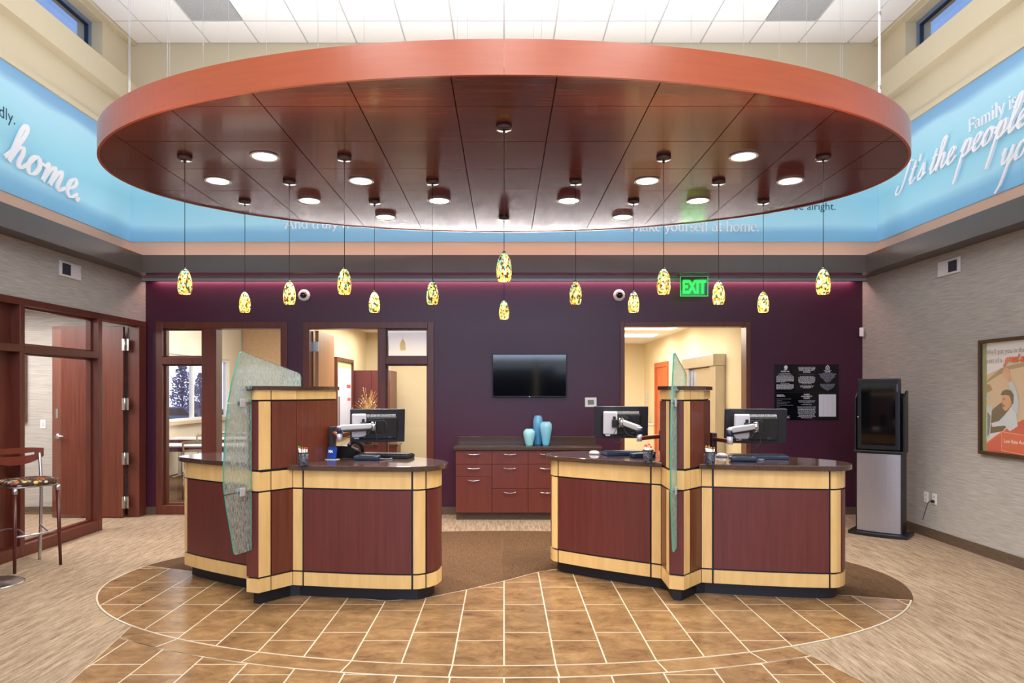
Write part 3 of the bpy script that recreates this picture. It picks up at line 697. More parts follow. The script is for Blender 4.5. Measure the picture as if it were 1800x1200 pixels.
def letter(name, s, table, size, mtx, m, parent, nib=0.17, ang=25, thin=0.05, slant=0.0, sx=1.0, smooth=False, drop=0.0, depth=0.012, track=0.0):
    mb = MB(); cnt = 0; x = 0.0; c, q = math.cos(math.radians(ang)), math.sin(math.radians(ang))
    def tr(p): return (x + p[0] * sx + slant * p[1], p[1] - drop * (x + p[0] * sx))
    for ch in s:
        adv, strokes = table[ch]
        for sk in strokes:
            if smooth and len(sk) > 2: sk = [(v.x, v.y) for v in bez([(a, b_, 0) for a, b_ in sk], 7)]
            p = [Vector(tr(v) + (0,)) for v in sk]; n = len(p); L_ = []; R_ = []
            for i in range(n):
                d = (p[min(i + 1, n - 1)] - p[max(i - 1, 0)]); d = d.normalized() if d.length > 1e-9 else Vector((1, 0, 0))
                nn = Vector((-d.y, d.x, 0)); half = thin / 2 + abs(nn.x * c + nn.y * q) * nib / 2
                L_.append(p[i] + nn * half); R_.append(p[i] - nn * half)
            vs = []; cnt += n
            lift = [Vector((0, 0, (cnt + i) * 2.0e-5 / size)) for i in range(n)]
            for zz in (0.0, depth / size): vs += [v + Vector((0, 0, zz)) + (l if zz else Vector()) for v, l in zip(L_ + R_, lift + lift)]
            fs = []
            for i in range(n - 1):
                a, b_, cc, dd = i, i + 1, n + i + 1, n + i
                fs += [(a, b_, cc, dd)[::-1], tuple(2 * n + k for k in (a, b_, cc, dd)), (a, b_, 2 * n + b_, 2 * n + a), (dd, cc, 2 * n + cc, 2 * n + dd)[::-1]]
            fs += [(0, n, 3 * n, 2 * n), (n - 1, 2 * n - 1, 4 * n - 1, 3 * n - 1)[::-1]]
            mb.add(vs, fs)
        x += adv * sx + track
    mt = mtx @ Matrix.Diagonal((size, size, size, 1))
    mb.v = [tuple(mt @ Vector(v)) for v in mb.v]
    return mb.build(name, m, parent), x * size
def local(t): return Matrix.Translation(-Vector(t.location))
tl, trr, tb = mur['left'], mur['right'], mur['back']
letter('script_lettering', 'home.', SCRIPT, 0.215, local(tl) @ frame_mtx((-WX + 0.035, 6.50, 3.80), (0, 1, 0), (0, 0, 1)), M['white'], tl, nib=0.17, ang=10, thin=0.09, slant=0.45, smooth=True, drop=0.085, sx=1.12)
put_text('sans_lettering', 'friendly.', 0.165, local(tl) @ frame_mtx((-WX + 0.018, 6.655, 4.19), (0, 1, 0), (0, 0, 1)), M['teal'], tl, align='RIGHT')
letter('serif_lettering', 'Family is m', SERIF, 0.085, local(trr) @ frame_mtx((WX - 0.03, 6.97, 4.235), (0, -1, 0), (0, 0, 1)), M['white'], trr, nib=0.14, ang=12, thin=0.045)
letter('script_lettering', "It's the people", SCRIPT, 0.155, local(trr) @ frame_mtx((WX - 0.03, 8.20, 4.015), (0, -1, 0), (0, 0, 1)), M['white'], trr, nib=0.17, ang=10, thin=0.07, slant=0.42, smooth=True, sx=1.18)
letter('script_lettering', 'you', SCRIPT, 0.155, local(trr) @ frame_mtx((WX - 0.03, 6.53, 3.745), (0, -1, 0), (0, 0, 1)), M['white'], trr, nib=0.17, ang=10, thin=0.07, slant=0.42, smooth=True, sx=1.18)
letter('serif_lettering', 'And truly w', SERIF, 0.078, local(tb) @ frame_mtx((-2.76, 8.69, 3.675), (1, 0, 0), (0, 0, 1)), M['white'], tb, nib=0.14, ang=12, thin=0.045)
letter('serif_lettering', 'Make yourself at home.', SERIF, 0.078, local(tb) @ frame_mtx((1.595, 8.69, 3.64), (1, 0, 0), (0, 0, 1)), M['white'], tb, nib=0.14, ang=12, thin=0.045)
put_text('sans_lettering', 'be alright.', 0.135, local(tb) @ frame_mtx((4.19, 8.70, 3.912), (1, 0, 0), (0, 0, 1)), M['teal'], tb, align='RIGHT')

# ================================================================== CANOPY
CYC, CA, CB = 5.85, 3.26, 1.94; CZ = 3.42
can = thing('suspended_canopy', 'large oval cherry-wood canopy with orange-brown rim hung under the white ceiling', 'canopy', (0, CYC, CZ))
inner = ellipse(0, 0, CA - 0.022, CB - 0.022, 120)
P6 = 0.608
lamps_at = [(sx_ * 1.83, 5.27) for sx_ in (-1, 1)] + [(sx_ * v, 5.88) for v in (1.22, 2.44) for sx_ in (-1, 1)] + [(sx_ * v, 6.49) for v in (0.61, 1.83) for sx_ in (-1, 1)] + [(sx_ * 1.22, 7.10) for sx_ in (-1, 1)]
for i in range(-6, 6):
    for j in range(-4, 5):
        x0 = i * P6 + P6 / 2; y0 = 4.354 - P6 + (j + 4) * 0.608 - CYC - 0.0
        p = clean(clip_convex(shrink(x0, x0 + P6, y0, y0 + P6, 0.0035), inner))
        if len(p) > 2 and area2(p) > 2e-3:
            cx = sum(q[0] for q in p) / len(p); cy = sum(q[1] for q in p) / len(p)
            MB().prism([(a - cx, b_ - cy) for a, b_ in p], 0.0, 0.02).build('canopy_panel', M['cherry_h'], can, loc=(cx, cy, 0))
MB().prism(inner, 0.026, 0.05).build('light_block_disc', M['black'], can)  # hidden cover disc, added to block light above the panels
n = 8; cuts = [math.radians(a) for a in (-90, -46, 0, 46, 90, 134, 180, 226, 270)]
for a0, a1 in zip(cuts, cuts[1:]):
    k = 28; vs = []; fs = []; a0 += 0.00025; a1 -= 0.00025
    for i in range(k + 1):
        t = a0 + (a1 - a0) * i / k
        for rr, z in ((1, -0.004), (1, 0.20), (0, 0.20), (0, -0.004)):
            A_, B_ = (CA, CB) if rr else (CA - 0.02, CB - 0.02)
            vs.append((A_ * math.cos(t), B_ * math.sin(t), z))
    for i in range(k):
        for q in range(4): fs.append((i * 4 + q, i * 4 + (q + 1) % 4, (i + 1) * 4 + (q + 1) % 4, (i + 1) * 4 + q))
    fs += [(0, 1, 2, 3), tuple(k * 4 + q for q in (3, 2, 1, 0))]
    o = MB().add(vs, fs).build('rim_panel', M['rim'], can)
hang = [(-2.72, 6.3), (-2.66, 6.3), (-1.95, 6.9), (-1.90, 6.9), (-2.35, 5.1), (-1.55, 6.95), (-1.22, 6.95), (-0.8, 7.3), (-0.3, 7.3), (0.35, 7.3), (0.88, 7.3), (1.3, 7.1), (1.9, 6.9), (2.3, 6.7), (2.62, 6.5), (2.66, 6.5)]
wires = 0
for x, y in [((px - 886) / 1212 * d, d) for px, d in ((226.5, 5.5), (228.5, 5.55), (294, 6.1), (298, 6.15), (357, 6.6), (402, 6.7), (468, 6.9), (559, 7.1), (592, 7.15), (640, 7.2), (804, 7.4), (822, 7.4), (938, 7.4), (952, 7.4), (1135, 7.2), (1215, 7.1), (1307, 6.9), (1370, 6.7), (1418, 6.6), (1477, 6.2), (1481, 6.25))]:
    if (x / CA) ** 2 + ((y - CYC) / CB) ** 2 < 0.98:
        MB().tube([(x, y - CYC, 0.05), (x, y - CYC, CEIL - CZ)], 0.0019, 6).build('hanger_wire', M['alu'], can); wires += 1
x, y = (1546 - 886) / 1212 * 5.6, 5.6
cd = thing('conduit', 'white metal conduit rising from the right end of the canopy to the ceiling', 'conduit', (x, y, CZ + 0.052))
MB().tube([(0, 0, 0), (0, 0, CEIL - CZ - 0.06)], 0.0095, 10).build('pipe', M['trimwhite'], cd)
for z in (0.6, 1.2, 1.55, 2.1): MB().tube([(0, 0, z), (0, 0, z + 0.03)], 0.013, 10).build('coupling', M['alu'], cd)

# ---- recessed downlights
ORD = ['first', 'second', 'third', 'fourth', 'fifth', 'sixth', 'seventh', 'eighth', 'ninth', 'tenth', 'eleventh', 'twelfth']
lamps_at.sort(key=lambda p: p[0] / p[1])
def downlight_proto():
    t = thing('downlight', None, 'light')
    MB().lathe([(0.088, -0.001), (0.106, -0.003), (0.110, -0.0075), (0.104, -0.012), (0.090, -0.009)], 28).build('trim_ring', M['trimwhite'], t)
    MB().lathe([(0.0, -0.006), (0.09, -0.006)], 28).build('lens', M['led'], t)
    return t
def dup(root, loc, label, group, rz=None):
    r = root.copy(); C.objects.link(r); r.location = loc
    if label: r['label'] = label
    if group: r['group'] = group
    if rz is not None: r.rotation_euler = (0, 0, rz)
    for ch in list(root.children):
        c = ch.copy(); C.objects.link(c); c.parent = r
        for gch in list(ch.children): d = gch.copy(); C.objects.link(d); d.parent = c
    return r
p0 = None
for i, (x, y) in enumerate(lamps_at):
    lab = 'round recessed downlight in the canopy, %s from the left of twelve' % ORD[i]
    if p0 is None:
        p0 = downlight_proto(); p0.location = (x, y, CZ); p0['label'] = lab; p0['group'] = 'recessed downlights in the canopy'
    else: dup(p0, (x, y, CZ), lab, 'recessed downlights in the canopy')
    area('downlight_beam', (x, y, CZ - 0.02), (x, y, 0), 0.16, 0.16, 15, (1.0, 0.95, 0.87), math.radians(125), 'DISK')

# ---- art glass pendants
def pendant_mat():
    m, n, b = newmat('mottled_art_glass'); L = n.links.new
    tc = n.nodes.new('ShaderNodeTexCoord'); oi = n.nodes.new('ShaderNodeObjectInfo'); ad = n.nodes.new('ShaderNodeVectorMath'); ad.operation = 'ADD'
    L(tc.outputs['Object'], ad.inputs[0]); L(oi.outputs['Random'], ad.inputs[1])
    mp = n.nodes.new('ShaderNodeMapping'); mp.inputs['Scale'].default_value = (1, 1, 0.6); L(ad.outputs[0], mp.inputs[0])
    vo = n.nodes.new('ShaderNodeTexVoronoi'); vo.inputs['Scale'].default_value = 95; L(mp.outputs[0], vo.inputs['Vector'])
    sr = n.nodes.new('ShaderNodeSeparateColor'); L(vo.outputs['Color'], sr.inputs[0])
    cr = n.nodes.new('ShaderNodeValToRGB'); cr.color_ramp.interpolation = 'CONSTANT'; L(sr.outputs[0], cr.inputs[0])
    els = cr.color_ramp.elements
    cols = [(0, lin(84, 44, 16)), (0.20, lin(220, 150, 40)), (0.34, lin(244, 222, 130)), (0.56, lin(176, 200, 150)), (0.68, lin(120, 190, 186)), (0.80, lin(54, 84, 66)), (0.88, lin(226, 110, 50)), (0.93, lin(252, 248, 226))]
    els[0].position, els[0].color = cols[0]; els[1].position, els[1].color = cols[1]
    for p, c in cols[2:]: q = els.new(p); q.color = c
    sz = n.nodes.new('ShaderNodeSeparateXYZ'); L(tc.outputs['Object'], sz.inputs[0])
    gr = n.nodes.new('ShaderNodeValToRGB'); mr = n.nodes.new('ShaderNodeMapRange'); mr.inputs['From Max'].default_value = 0.193; L(sz.outputs['Z'], mr.inputs['Value']); L(mr.outputs[0], gr.inputs[0])
    ge = gr.color_ramp.elements; ge[0].position = 0.0; ge[0].color = (1, 0.88, 0.5, 1); ge[1].position = 1.0; ge[1].color = (0.55, 0.95, 1.0, 1); q = ge.new(0.55); q.color = (0.9, 0.95, 0.6, 1)
    mx = n.nodes.new('ShaderNodeMix'); mx.data_type = 'RGBA'; mx.blend_type = 'MULTIPLY'; mx.inputs['Factor'].default_value = 1
    L(cr.outputs[0], mx.inputs['A']); L(gr.outputs[0], mx.inputs['B']); L(mx.outputs['Result'], b.inputs['Base Color']); L(mx.outputs['Result'], b.inputs['Emission Color'])
    es = n.nodes.new('ShaderNodeMapRange'); es.inputs['From Max'].default_value = 0.193; es.inputs['To Min'].default_value = 1.5; es.inputs['To Max'].default_value = 0.45; L(sz.outputs['Z'], es.inputs['Value'])
    L(es.outputs[0], b.inputs['Emission Strength']); b.inputs['Roughness'].default_value = 0.12; b.inputs['Coat Weight'].default_value = 0.5
    return m
M['artglass'] = pendant_mat()
def pendant_proto():
    t = thing('pendant_lamp', None, 'lamp'); BZ = 2.365 - CZ
    MB().lathe([(0, -0.001), (0.055, -0.001), (0.055, -0.024), (0.048, -0.031), (0, -0.033)], 24).build('ceiling_canopy', M['bronze_under'], t)
    MB().lathe([(0, -0.032), (0.010, -0.033), (0.007, -0.055), (0, -0.056)], 12).build('strain_relief', M['black'], t)
    MB().tube([(0, 0, -0.05), (0, 0, BZ + 0.19)], 0.0026, 6).build('cord', M['cable'], t)
    MB().lathe([(0.0, 0.205), (0.009, 0.203), (0.012, 0.190), (0.0, 0.189)], 12).build('cap', M['bronze_under'], t, loc=(0, 0, BZ))
    pr = [(0.040, 0.0), (0.047, 0.016), (0.0515, 0.045), (0.0525, 0.07), (0.0505, 0.10), (0.045, 0.13), (0.036, 0.158), (0.025, 0.178), (0.012, 0.190), (0.003, 0.193)]
    sh = MB().lathe(pr + [(0.003, 0.190)] + [(max(r - 0.004, 0.002), z - 0.001) for r, z in pr[::-1]][1:-1] + [(0.036, 0.0), (0.040, 0.0)], 28).build('shade', M['artglass'], t, loc=(0, 0, BZ))
    MB().lathe([(0, 0.012), (0.014, 0.014), (0.02, 0.035), (0.016, 0.06), (0.0, 0.075)], 14).build('bulb', M['bulb'], t, loc=(0, 0, BZ))
    return t
pend = [(0, 4.66, 'multicoloured art-glass pendant lamp in the middle, the higher and larger one'), (0, 7.10, 'multicoloured art-glass pendant lamp in the middle, the lower and smaller one')]
side = [(2.44, 5.27), (2.44, 6.49), (1.83, 5.88), (1.22, 5.27), (1.22, 6.49), (0.61, 5.88)]
for i, (x, y) in enumerate(side):
    k = ['outermost', 'second from the outside', 'third from the outside', 'fourth from the outside', 'fifth from the outside', 'innermost'][i]
    pend.append((-x, y, 'multicoloured art-glass pendant lamp, %s of the left six' % k))
    pend.append((x, y, 'multicoloured art-glass pendant lamp, %s of the right six' % k))
pp = None
for x, y, lab in pend:
    if pp is None:
        pp = pendant_proto(); pp.location = (x, y, CZ); pp['label'] = lab; pp['group'] = 'art glass pendants under the canopy'
    else: dup(pp, (x, y, CZ), lab, 'art glass pendants under the canopy')
    d = bpy.data.lights.new('pendant_glow', 'SPOT'); d.energy = 5; d.color = (1, 0.78, 0.45); d.shadow_soft_size = 0.03; d.spot_size = math.radians(130)
    o = bpy.data.objects.new('pendant_glow', d); C.objects.link(o); o.location = (x, y, 2.36)

# ================================================================== TELLER PODS
def off_path(pts, d):
    """offset an open path to its right-hand side by d"""
    out = []; n = len(pts)
    for i in range(n):
        a = Vector(pts[max(i - 1, 0)]); b_ = Vector(pts[i]); c = Vector(pts[min(i + 1, n - 1)])
        d1_ = (b_ - a); d2_ = (c - b_)
        d1_ = d1_.normalized() if d1_.length > 1e-9 else d2_.normalized(); d2_ = d2_.normalized() if d2_.length > 1e-9 else d1_
        n1 = Vector((d1_.y, -d1_.x)); n2 = Vector((d2_.y, -d2_.x)); m_ = (n1 + n2)
        m_ = m_.normalized(); k = 1 / max(0.5, m_.dot(n1))
        out.append((b_.x + m_.x * d * k, b_.y + m_.y * d * k))
    return out
def plen(pts): return [0.0] + [sum(math.dist(pts[j], pts[j + 1]) for j in range(i + 1)) for i in range(len(pts) - 1)]
def sub_path(pts, s0, s1):
    L_ = plen(pts); out = []
    def at(s):
        for i in range(len(pts) - 1):
            if s <= L_[i + 1] or i == len(pts) - 2:
                t = (s - L_[i]) / max(1e-9, L_[i + 1] - L_[i]); return (pts[i][0] + t * (pts[i + 1][0] - pts[i][0]), pts[i][1] + t * (pts[i + 1][1] - pts[i][1]))
    out.append(at(s0))
    out += [p for p, l in zip(pts, L_) if s0 + 1e-4 < l < s1 - 1e-4]
    out.append(at(s1)); return out
T0, T1, T2, T3 = (0.055, 0.0), (0.157, 0.273), (0.172, 0.30), (0.172, 0.86)
FACE = [(v.x, v.y) for v in bez([(0.157, 0.273, 0), (0.45, 0.322, 0), (0.80, 0.395, 0), (1.093, 0.480, 0), (1.165, 0.530, 0), (1.205, 0.61, 0), (1.215, 0.71, 0), (1.17, 0.85, 0), (1.0, 1.0, 0), (0.73, 1.12, 0), (0.45, 1.21, 0), (0.2, 1.265, 0), (0.0, 1.28, 0)], 6)]
LF = plen(FACE); TOT = LF[-1]
S1 = 0.088; S2 = next(l for p, l in zip(FACE, LF) if p[0] >= 1.0929); S3 = S2 + 0.105
GP = 0.0075
mir = lambda pts: [(-x, y) for x, y in pts]
def panel(path, z0, z1, name, m, parent, right=True, th=0.012):
    """thin curved panel standing proud of the black core along path"""
    inn = path; outp = off_path(path, th)
    if not right: inn, outp = mir(inn), mir(outp)
    poly = inn + outp[::-1]
    a = sum(poly[i][0] * poly[(i + 1) % len(poly)][1] - poly[(i + 1) % len(poly)][0] * poly[i][1] for i in range(len(poly)))
    if a < 0: poly = poly[::-1]
    # split into quads so the outline may curve
    n = len(inn); mb = MB()
    vs = [(p[0], p[1], z) for z in (z0, z1) for p in inn + outp]
    fs = []
    for i in range(n - 1):
        a, b_, c, d = i, i + 1, n + i + 1, n + i; o = 2 * n
        fs += [(a, b_, c, d), (a + o, b_ + o, c + o, d + o), (d, c, c + o, d + o), (a, b_, b_ + o, a + o)]
    fs += [(0, n, 3 * n, 2 * n), (n - 1, 2 * n - 1, 4 * n - 1, 3 * n - 1)]
    return mb.add(vs, fs).build(name, m, parent)
ZB0, ZB1, ZM0, ZM1, ZT0, ZT1, ZTOP = 0.105, 0.208, 0.222, 0.857, 0.870, 1.010, 1.05
def pod(loc, rz, label):
    t = thing('teller_station', label, 'counter', loc, rz)
    inset = 0.012
    fi = off_path(FACE, -inset)
    # black core and kick
    right = [(0.045, 0.012)] + [(0.145, 0.283)] + fi[1:-1] + [(0, 1.268)]
    core = right + mir(right[:-1])[::-1]
    MB().prism(core, 0.105, 1.01).build('core', M['black'], t)
    kf = off_path(FACE, -0.06)
    kick = [(0.03, 0.05), (0.115, 0.30)] + [p for p in kf if p[0] < 1.2][1:-1] + [(0, 1.22)]
    MB().prism(kick + mir(kick[:-1])[::-1], 0, 0.105).build('toe_kick', M['black'], t)
    tw = [(0.043, 0.012), (0.160, 0.305), (0.160, 0.848)]
    MB().prism(tw + mir(tw)[::-1], 1.01, 1.63).build('tower_core', M['black'], t)
    F0 = off_path([(-0.055, 0), (0.055, 0)], 0)
    # front face of the tower
    for z0, z1, m_, nm in ((ZB0, ZB1, 'maple', 'maple_band'), (ZM0, ZM1, 'cherry_flat', 'cherry_panel'), (ZT0, ZT1 + 0.005, 'maple', 'maple_band'), (ZT1 + 0.02, 1.545, 'cherry_flat', 'cherry_panel'), (1.558, 1.63, 'maple', 'maple_band')):
        panel([(-0.055, 0.012), (0.055, 0.012)], z0, z1, nm, M[m_], t)
    for rgt in (True, False):
        tl_ = off_path([T0, T1], -inset); LT = plen([T0, T1])[-1]
        tu = off_path([T0, T2, T3], -inset); LU = plen(tu)[-1]; l1 = plen(tu)[1]
        sm = LT * 0.36
        for z0, z1, ma, na, mb_, nb in ((ZB0, ZB1, 'maple', 'maple_band', 'maple', 'maple_band'), (ZM0, ZM1, 'maple', 'maple_strip', 'cherry', 'cherry_panel'), (ZT0, ZT1, 'maple', 'maple_band', 'maple', 'maple_band')):
            panel(sub_path(tl_, 0, sm - GP * 0.7), z0, z1, na, M[ma], t, rgt)
            panel(sub_path(tl_, sm + GP * 0.7, LT - 0.001), z0, z1, nb, M[mb_], t, rgt)
        for z0, z1, ma, na, mb_, nb in ((ZT1 + 0.02, 1.545, 'maple', 'maple_strip', 'cherry', 'cherry_panel'), (1.558, 1.63, 'maple', 'maple_band', 'maple', 'maple_band')):
            panel(sub_path(tu, 0, sm - GP * 0.7), z0, z1, na, M[ma], t, rgt)
            panel(sub_path(tu, sm + GP * 0.7, l1 - 0.0005), z0, z1, nb, M[mb_], t, rgt)
            panel(sub_path(tu, l1 + 0.0005, LU), z0, z1, nb, M[mb_], t, rgt)
        fc = fi
        Lf = plen(fc)[-1]; segs = [(0.004, S1 - GP, 'strip'), (S1 + GP, S2 - GP, 'wide'), (S2 + GP, S3 - GP, 'strip'), (S3 + GP, S3 + 0.62, 'wide'), (S3 + 0.635, Lf - 0.01, 'wide')]
        for s0, s1, kd in segs:
            p = sub_path(fc, s0, min(s1, Lf - 0.005))
            panel(p, ZB0, ZB1, 'maple_band', M['maple'], t, rgt)
            panel(p, ZM0, ZM1, 'maple_strip' if kd == 'strip' else 'cherry_panel', M['maple'] if kd == 'strip' else M['cherry_flat'], t, rgt)
            panel(p, ZT0, ZT1 - 0.001, 'maple_band', M['maple'], t, rgt)
        # granite worktop
        ow = off_path(FACE, 0.05); ow = [(0.146, 0.225)] + [p for p in ow[1:-1] if p[0] > 0.005] + [(0.003, 1.33)]
        po = ow + [(0.003, 0.878), (0.176, 0.878), (0.176, 0.302)]
        if not rgt: po = mir(po)[::-1]
        bm = bmesh.new(); vs = [bm.verts.new((x, y, ZT1)) for x, y in po]; f = bm.faces.new(vs)
        r = bmesh.ops.extrude_face_region(bm, geom=[f])
        for v in [v for v in r['geom'] if isinstance(v, bmesh.types.BMVert)]: v.co.z = ZTOP
        bmesh.ops.recalc_face_normals(bm, faces=bm.faces)
        ed = [e_ for e_ in bm.edges if abs(e_.verts[0].co.z - e_.verts[1].co.z) < 1e-6]
        bmesh.ops.bevel(bm, geom=ed, offset=0.006, segments=2, profile=0.5, affect='EDGES')
        me = bpy.data.meshes.new('worktop'); bm.to_mesh(me); bm.free(); me.materials.append(M['granite']); link_mesh('worktop', me, t)
    cap = [(0.045, -0.012), (0.07, -0.012), (0.190, 0.296), (0.190, 0.878)]
    cap = [(0.062, -0.014), (0.190, 0.296), (0.190, 0.878)]
    MB().prism(cap + mir(cap)[::-1], 1.632, 1.662).build('tower_cap', M['granite'], t)
    return t
podL, podR = ((-1.897, 5.20, 0), math.radians(-19.5)), ((1.32, 5.28, 0), math.radians(-21.7))
pl = pod(*podL, 'left teller station with rain-glass screen seen at an angle, maple and cherry panels')
pr_ = pod(*podR, 'right teller station with rain-glass screen seen edge-on, maple and cherry panels')
def PW(p, x, y, z):
    v = Matrix.Rotation(p[1], 4, 'Z') @ Vector((x, y, z)); return Vector((v.x + p[0][0], v.y + p[0][1], z))

# ---- rain glass screens
def rainglass(name, tint, milky):
    m = bpy.data.materials.new(name); m.use_nodes = True; n = m.node_tree; n.nodes.clear(); L = n.links.new
    o = n.nodes.new('ShaderNodeOutputMaterial'); tr = n.nodes.new('ShaderNodeBsdfTransparent'); tr.inputs[0].default_value = tint
    gl = n.nodes.new('ShaderNodeBsdfGlass'); gl.inputs['Color'].default_value = tint; gl.inputs['Roughness'].default_value = 0.09; gl.inputs['IOR'].default_value = 1.25
    d1 = n.nodes.new('ShaderNodeBsdfTranslucent'); d1.inputs[0].default_value = (0.82, 0.92, 0.89, 1)
    d2 = n.nodes.new('ShaderNodeBsdfDiffuse'); d2.inputs[0].default_value = (0.80, 0.90, 0.87, 1)
    tc = n.nodes.new('ShaderNodeTexCoord'); mp = n.nodes.new('ShaderNodeMapping'); mp.inputs['Scale'].default_value = (1, 1, 0.16)
    no = n.nodes.new('ShaderNodeTexNoise'); no.inputs['Scale'].default_value = 150; no.inputs['Detail'].default_value = 2
    L(tc.outputs['Object'], mp.inputs[0]); L(mp.outputs[0], no.inputs['Vector'])
    bp = n.nodes.new('ShaderNodeBump'); bp.inputs['Strength'].default_value = 0.6; bp.inputs['Distance'].default_value = 0.004; L(no.outputs['Fac'], bp.inputs['Height'])
    L(bp.outputs[0], gl.inputs['Normal'])
    m1 = n.nodes.new('ShaderNodeMixShader'); m2 = n.nodes.new('ShaderNodeMixShader'); m3 = n.nodes.new('ShaderNodeMixShader')
    m1.inputs[0].default_value = 0.45; L(d1.outputs[0], m1.inputs[1]); L(d2.outputs[0], m1.inputs[2])
    m2.inputs[0].default_value = 0.5; L(tr.outputs[0], m2.inputs[1]); L(gl.outputs[0], m2.inputs[2])
    mr = n.nodes.new('ShaderNodeMapRange'); mr.inputs['From Min'].default_value = 0.42; mr.inputs['From Max'].default_value = 0.60; mr.inputs['To Min'].default_value = milky * 0.25; mr.inputs['To Max'].default_value = milky * 2.0; L(no.outputs['Fac'], mr.inputs['Value'])
    L(mr.outputs[0], m3.inputs[0]); L(m2.outputs[0], m3.inputs[1]); L(m1.outputs[0], m3.inputs[2]); L(m3.outputs[0], o.inputs[0])
    return m
M['rain'] = rainglass('rain_glass', (0.90, 0.97, 0.95, 1), 0.17)
def glass_screen(p, label):
    t = thing('glass_screen', label, 'screen', p[0], p[1], 'rain-glass privacy screens')
    def pane(out):
        mb = MB(); n = len(out); h = 0.006
        vs = [(-h, y, z) for y, z in out] + [(h, y, z) for y, z in out]
        mb.add(vs, [tuple(range(n)), tuple(range(2 * n - 1, n - 1, -1))], 0)
        mb.add(vs, [(i, (i + 1) % n, n + (i + 1) % n, n + i) for i in range(n)], 1)
        return mb.build('glass_pane', [M['rain'], M['edgeglass']], t)
    up = [(-0.258, 1.542)] + [(-0.212, 1.72), (-0.135, 1.905), (-0.118, 1.916), (-0.10, 1.913), (0.56, 1.775), (0.585, 1.762), (0.592, 1.745), (0.592, 1.664), (-0.016, 1.664), (-0.016, 1.542)]
    mid = [(-0.258, 1.532), (-0.262, 1.49), (-0.268, 1.485), (-0.29, 1.30), (-0.304, 1.10), (-0.305, 0.96), (-0.296, 0.885), (-0.016, 0.885), (-0.016, 1.532)]
    low = [(-0.292, 0.875), (-0.272, 0.77), (-0.236, 0.62), (-0.20, 0.45), (-0.188, 0.432), (-0.17, 0.43), (-0.016, 0.43), (-0.016, 0.875)]
    for q in (up, mid, low): pane(q)
    for z in (1.537, 0.88):
        for s in (-1, 1):
            c = MB().box(s * 0.0075, s * 0.019, -0.15, -0.10, z - 0.03, z + 0.03, 0, 0.003); c.build('clip', M['silver'], t)
        MB().box(-0.0185, 0.0185, -0.10, -0.012, z - 0.003, z + 0.003).build('clip_rod', M['alu'], t)
    for z in (1.645,): MB().box(-0.028, 0.028, -0.10, -0.016, z - 0.02, z - 0.004).build('clip', M['chrome'], t)
    return t
glass_screen(podL, 'tall rain-glass screen in three panes on the left teller station')
glass_screen(podR, 'tall rain-glass screen in three panes on the right teller station')

# ================================================================== OBJECTS ON AND AROUND THE PODS
CT_ = 1.051
# ---- pen cups
def pen_cup(loc, label, greens):
    t = thing('pen_cup', label, 'cup', loc, 0, 'pen cups on the teller counters')
    MB().lathe([(0, 0.002), (0.032, 0.002), (0.034, 0.0), (0.035, 0.004), (0.041, 0.1), (0.0395, 0.1), (0.033, 0.006), (0, 0.005)], 20).build('mesh_cup', M['cupmesh'], t)
    MB().lathe([(0.0425, 0.094), (0.0425, 0.102), (0.0385, 0.102), (0.0385, 0.094), (0.0425, 0.094)], 20).build('rim_wire', M['blackplastic'], t)
    for i in range(13 if greens != 2 else 7):
        a = i * 2.4 + greens; r0, r1 = 0.012 + 0.012 * ((i * 7) % 3) / 2, 0.020 + 0.016 * ((i * 5) % 4) / 3
        h = 0.125 + 0.016 * ((i * 3) % 5) / 4
        p0_ = Vector((r0 * math.cos(a), r0 * math.sin(a), 0.006)); p1_ = Vector((r1 * math.cos(a + .3), r1 * math.sin(a + .3), h))
        pen = MB().tube([p0_, p1_], 0.0042, 6).build('pen', M['whiteplastic'], t)
        MB().tube([p1_ - (p1_ - p0_) * 0.05, p1_ + (p1_ - p0_) * 0.06], 0.0044, 6).build('pen_tip', M['pen_green'] if (greens and i % 3 == 0) else M['pen_orange'], pen)
    return t
M['cupmesh'] = texmat('black_wire_mesh', [lin(26, 26, 34), lin(96, 98, 112)], scale=(1, 1, 0.4), nscale=190, detail=1, rough=0.4, pos=[0.46, 0.6])
M['pen_orange'] = mat('orange_plastic', lin(230, 84, 36), 0.4); M['pen_green'] = mat('green_plastic', lin(70, 170, 70), 0.4)
pen_cup((-1.547, 5.315, CT_), 'black wire pen cup holding a few white pens on the left station', 2)
pen_cup((1.155, 5.53, CT_), 'black wire pen cup with orange-tipped pens, left of the edge-on glass screen', 0)
pen_cup((1.604, 5.365, CT_), 'black wire pen cup with orange- and green-tipped pens, right of the edge-on glass screen', 1)

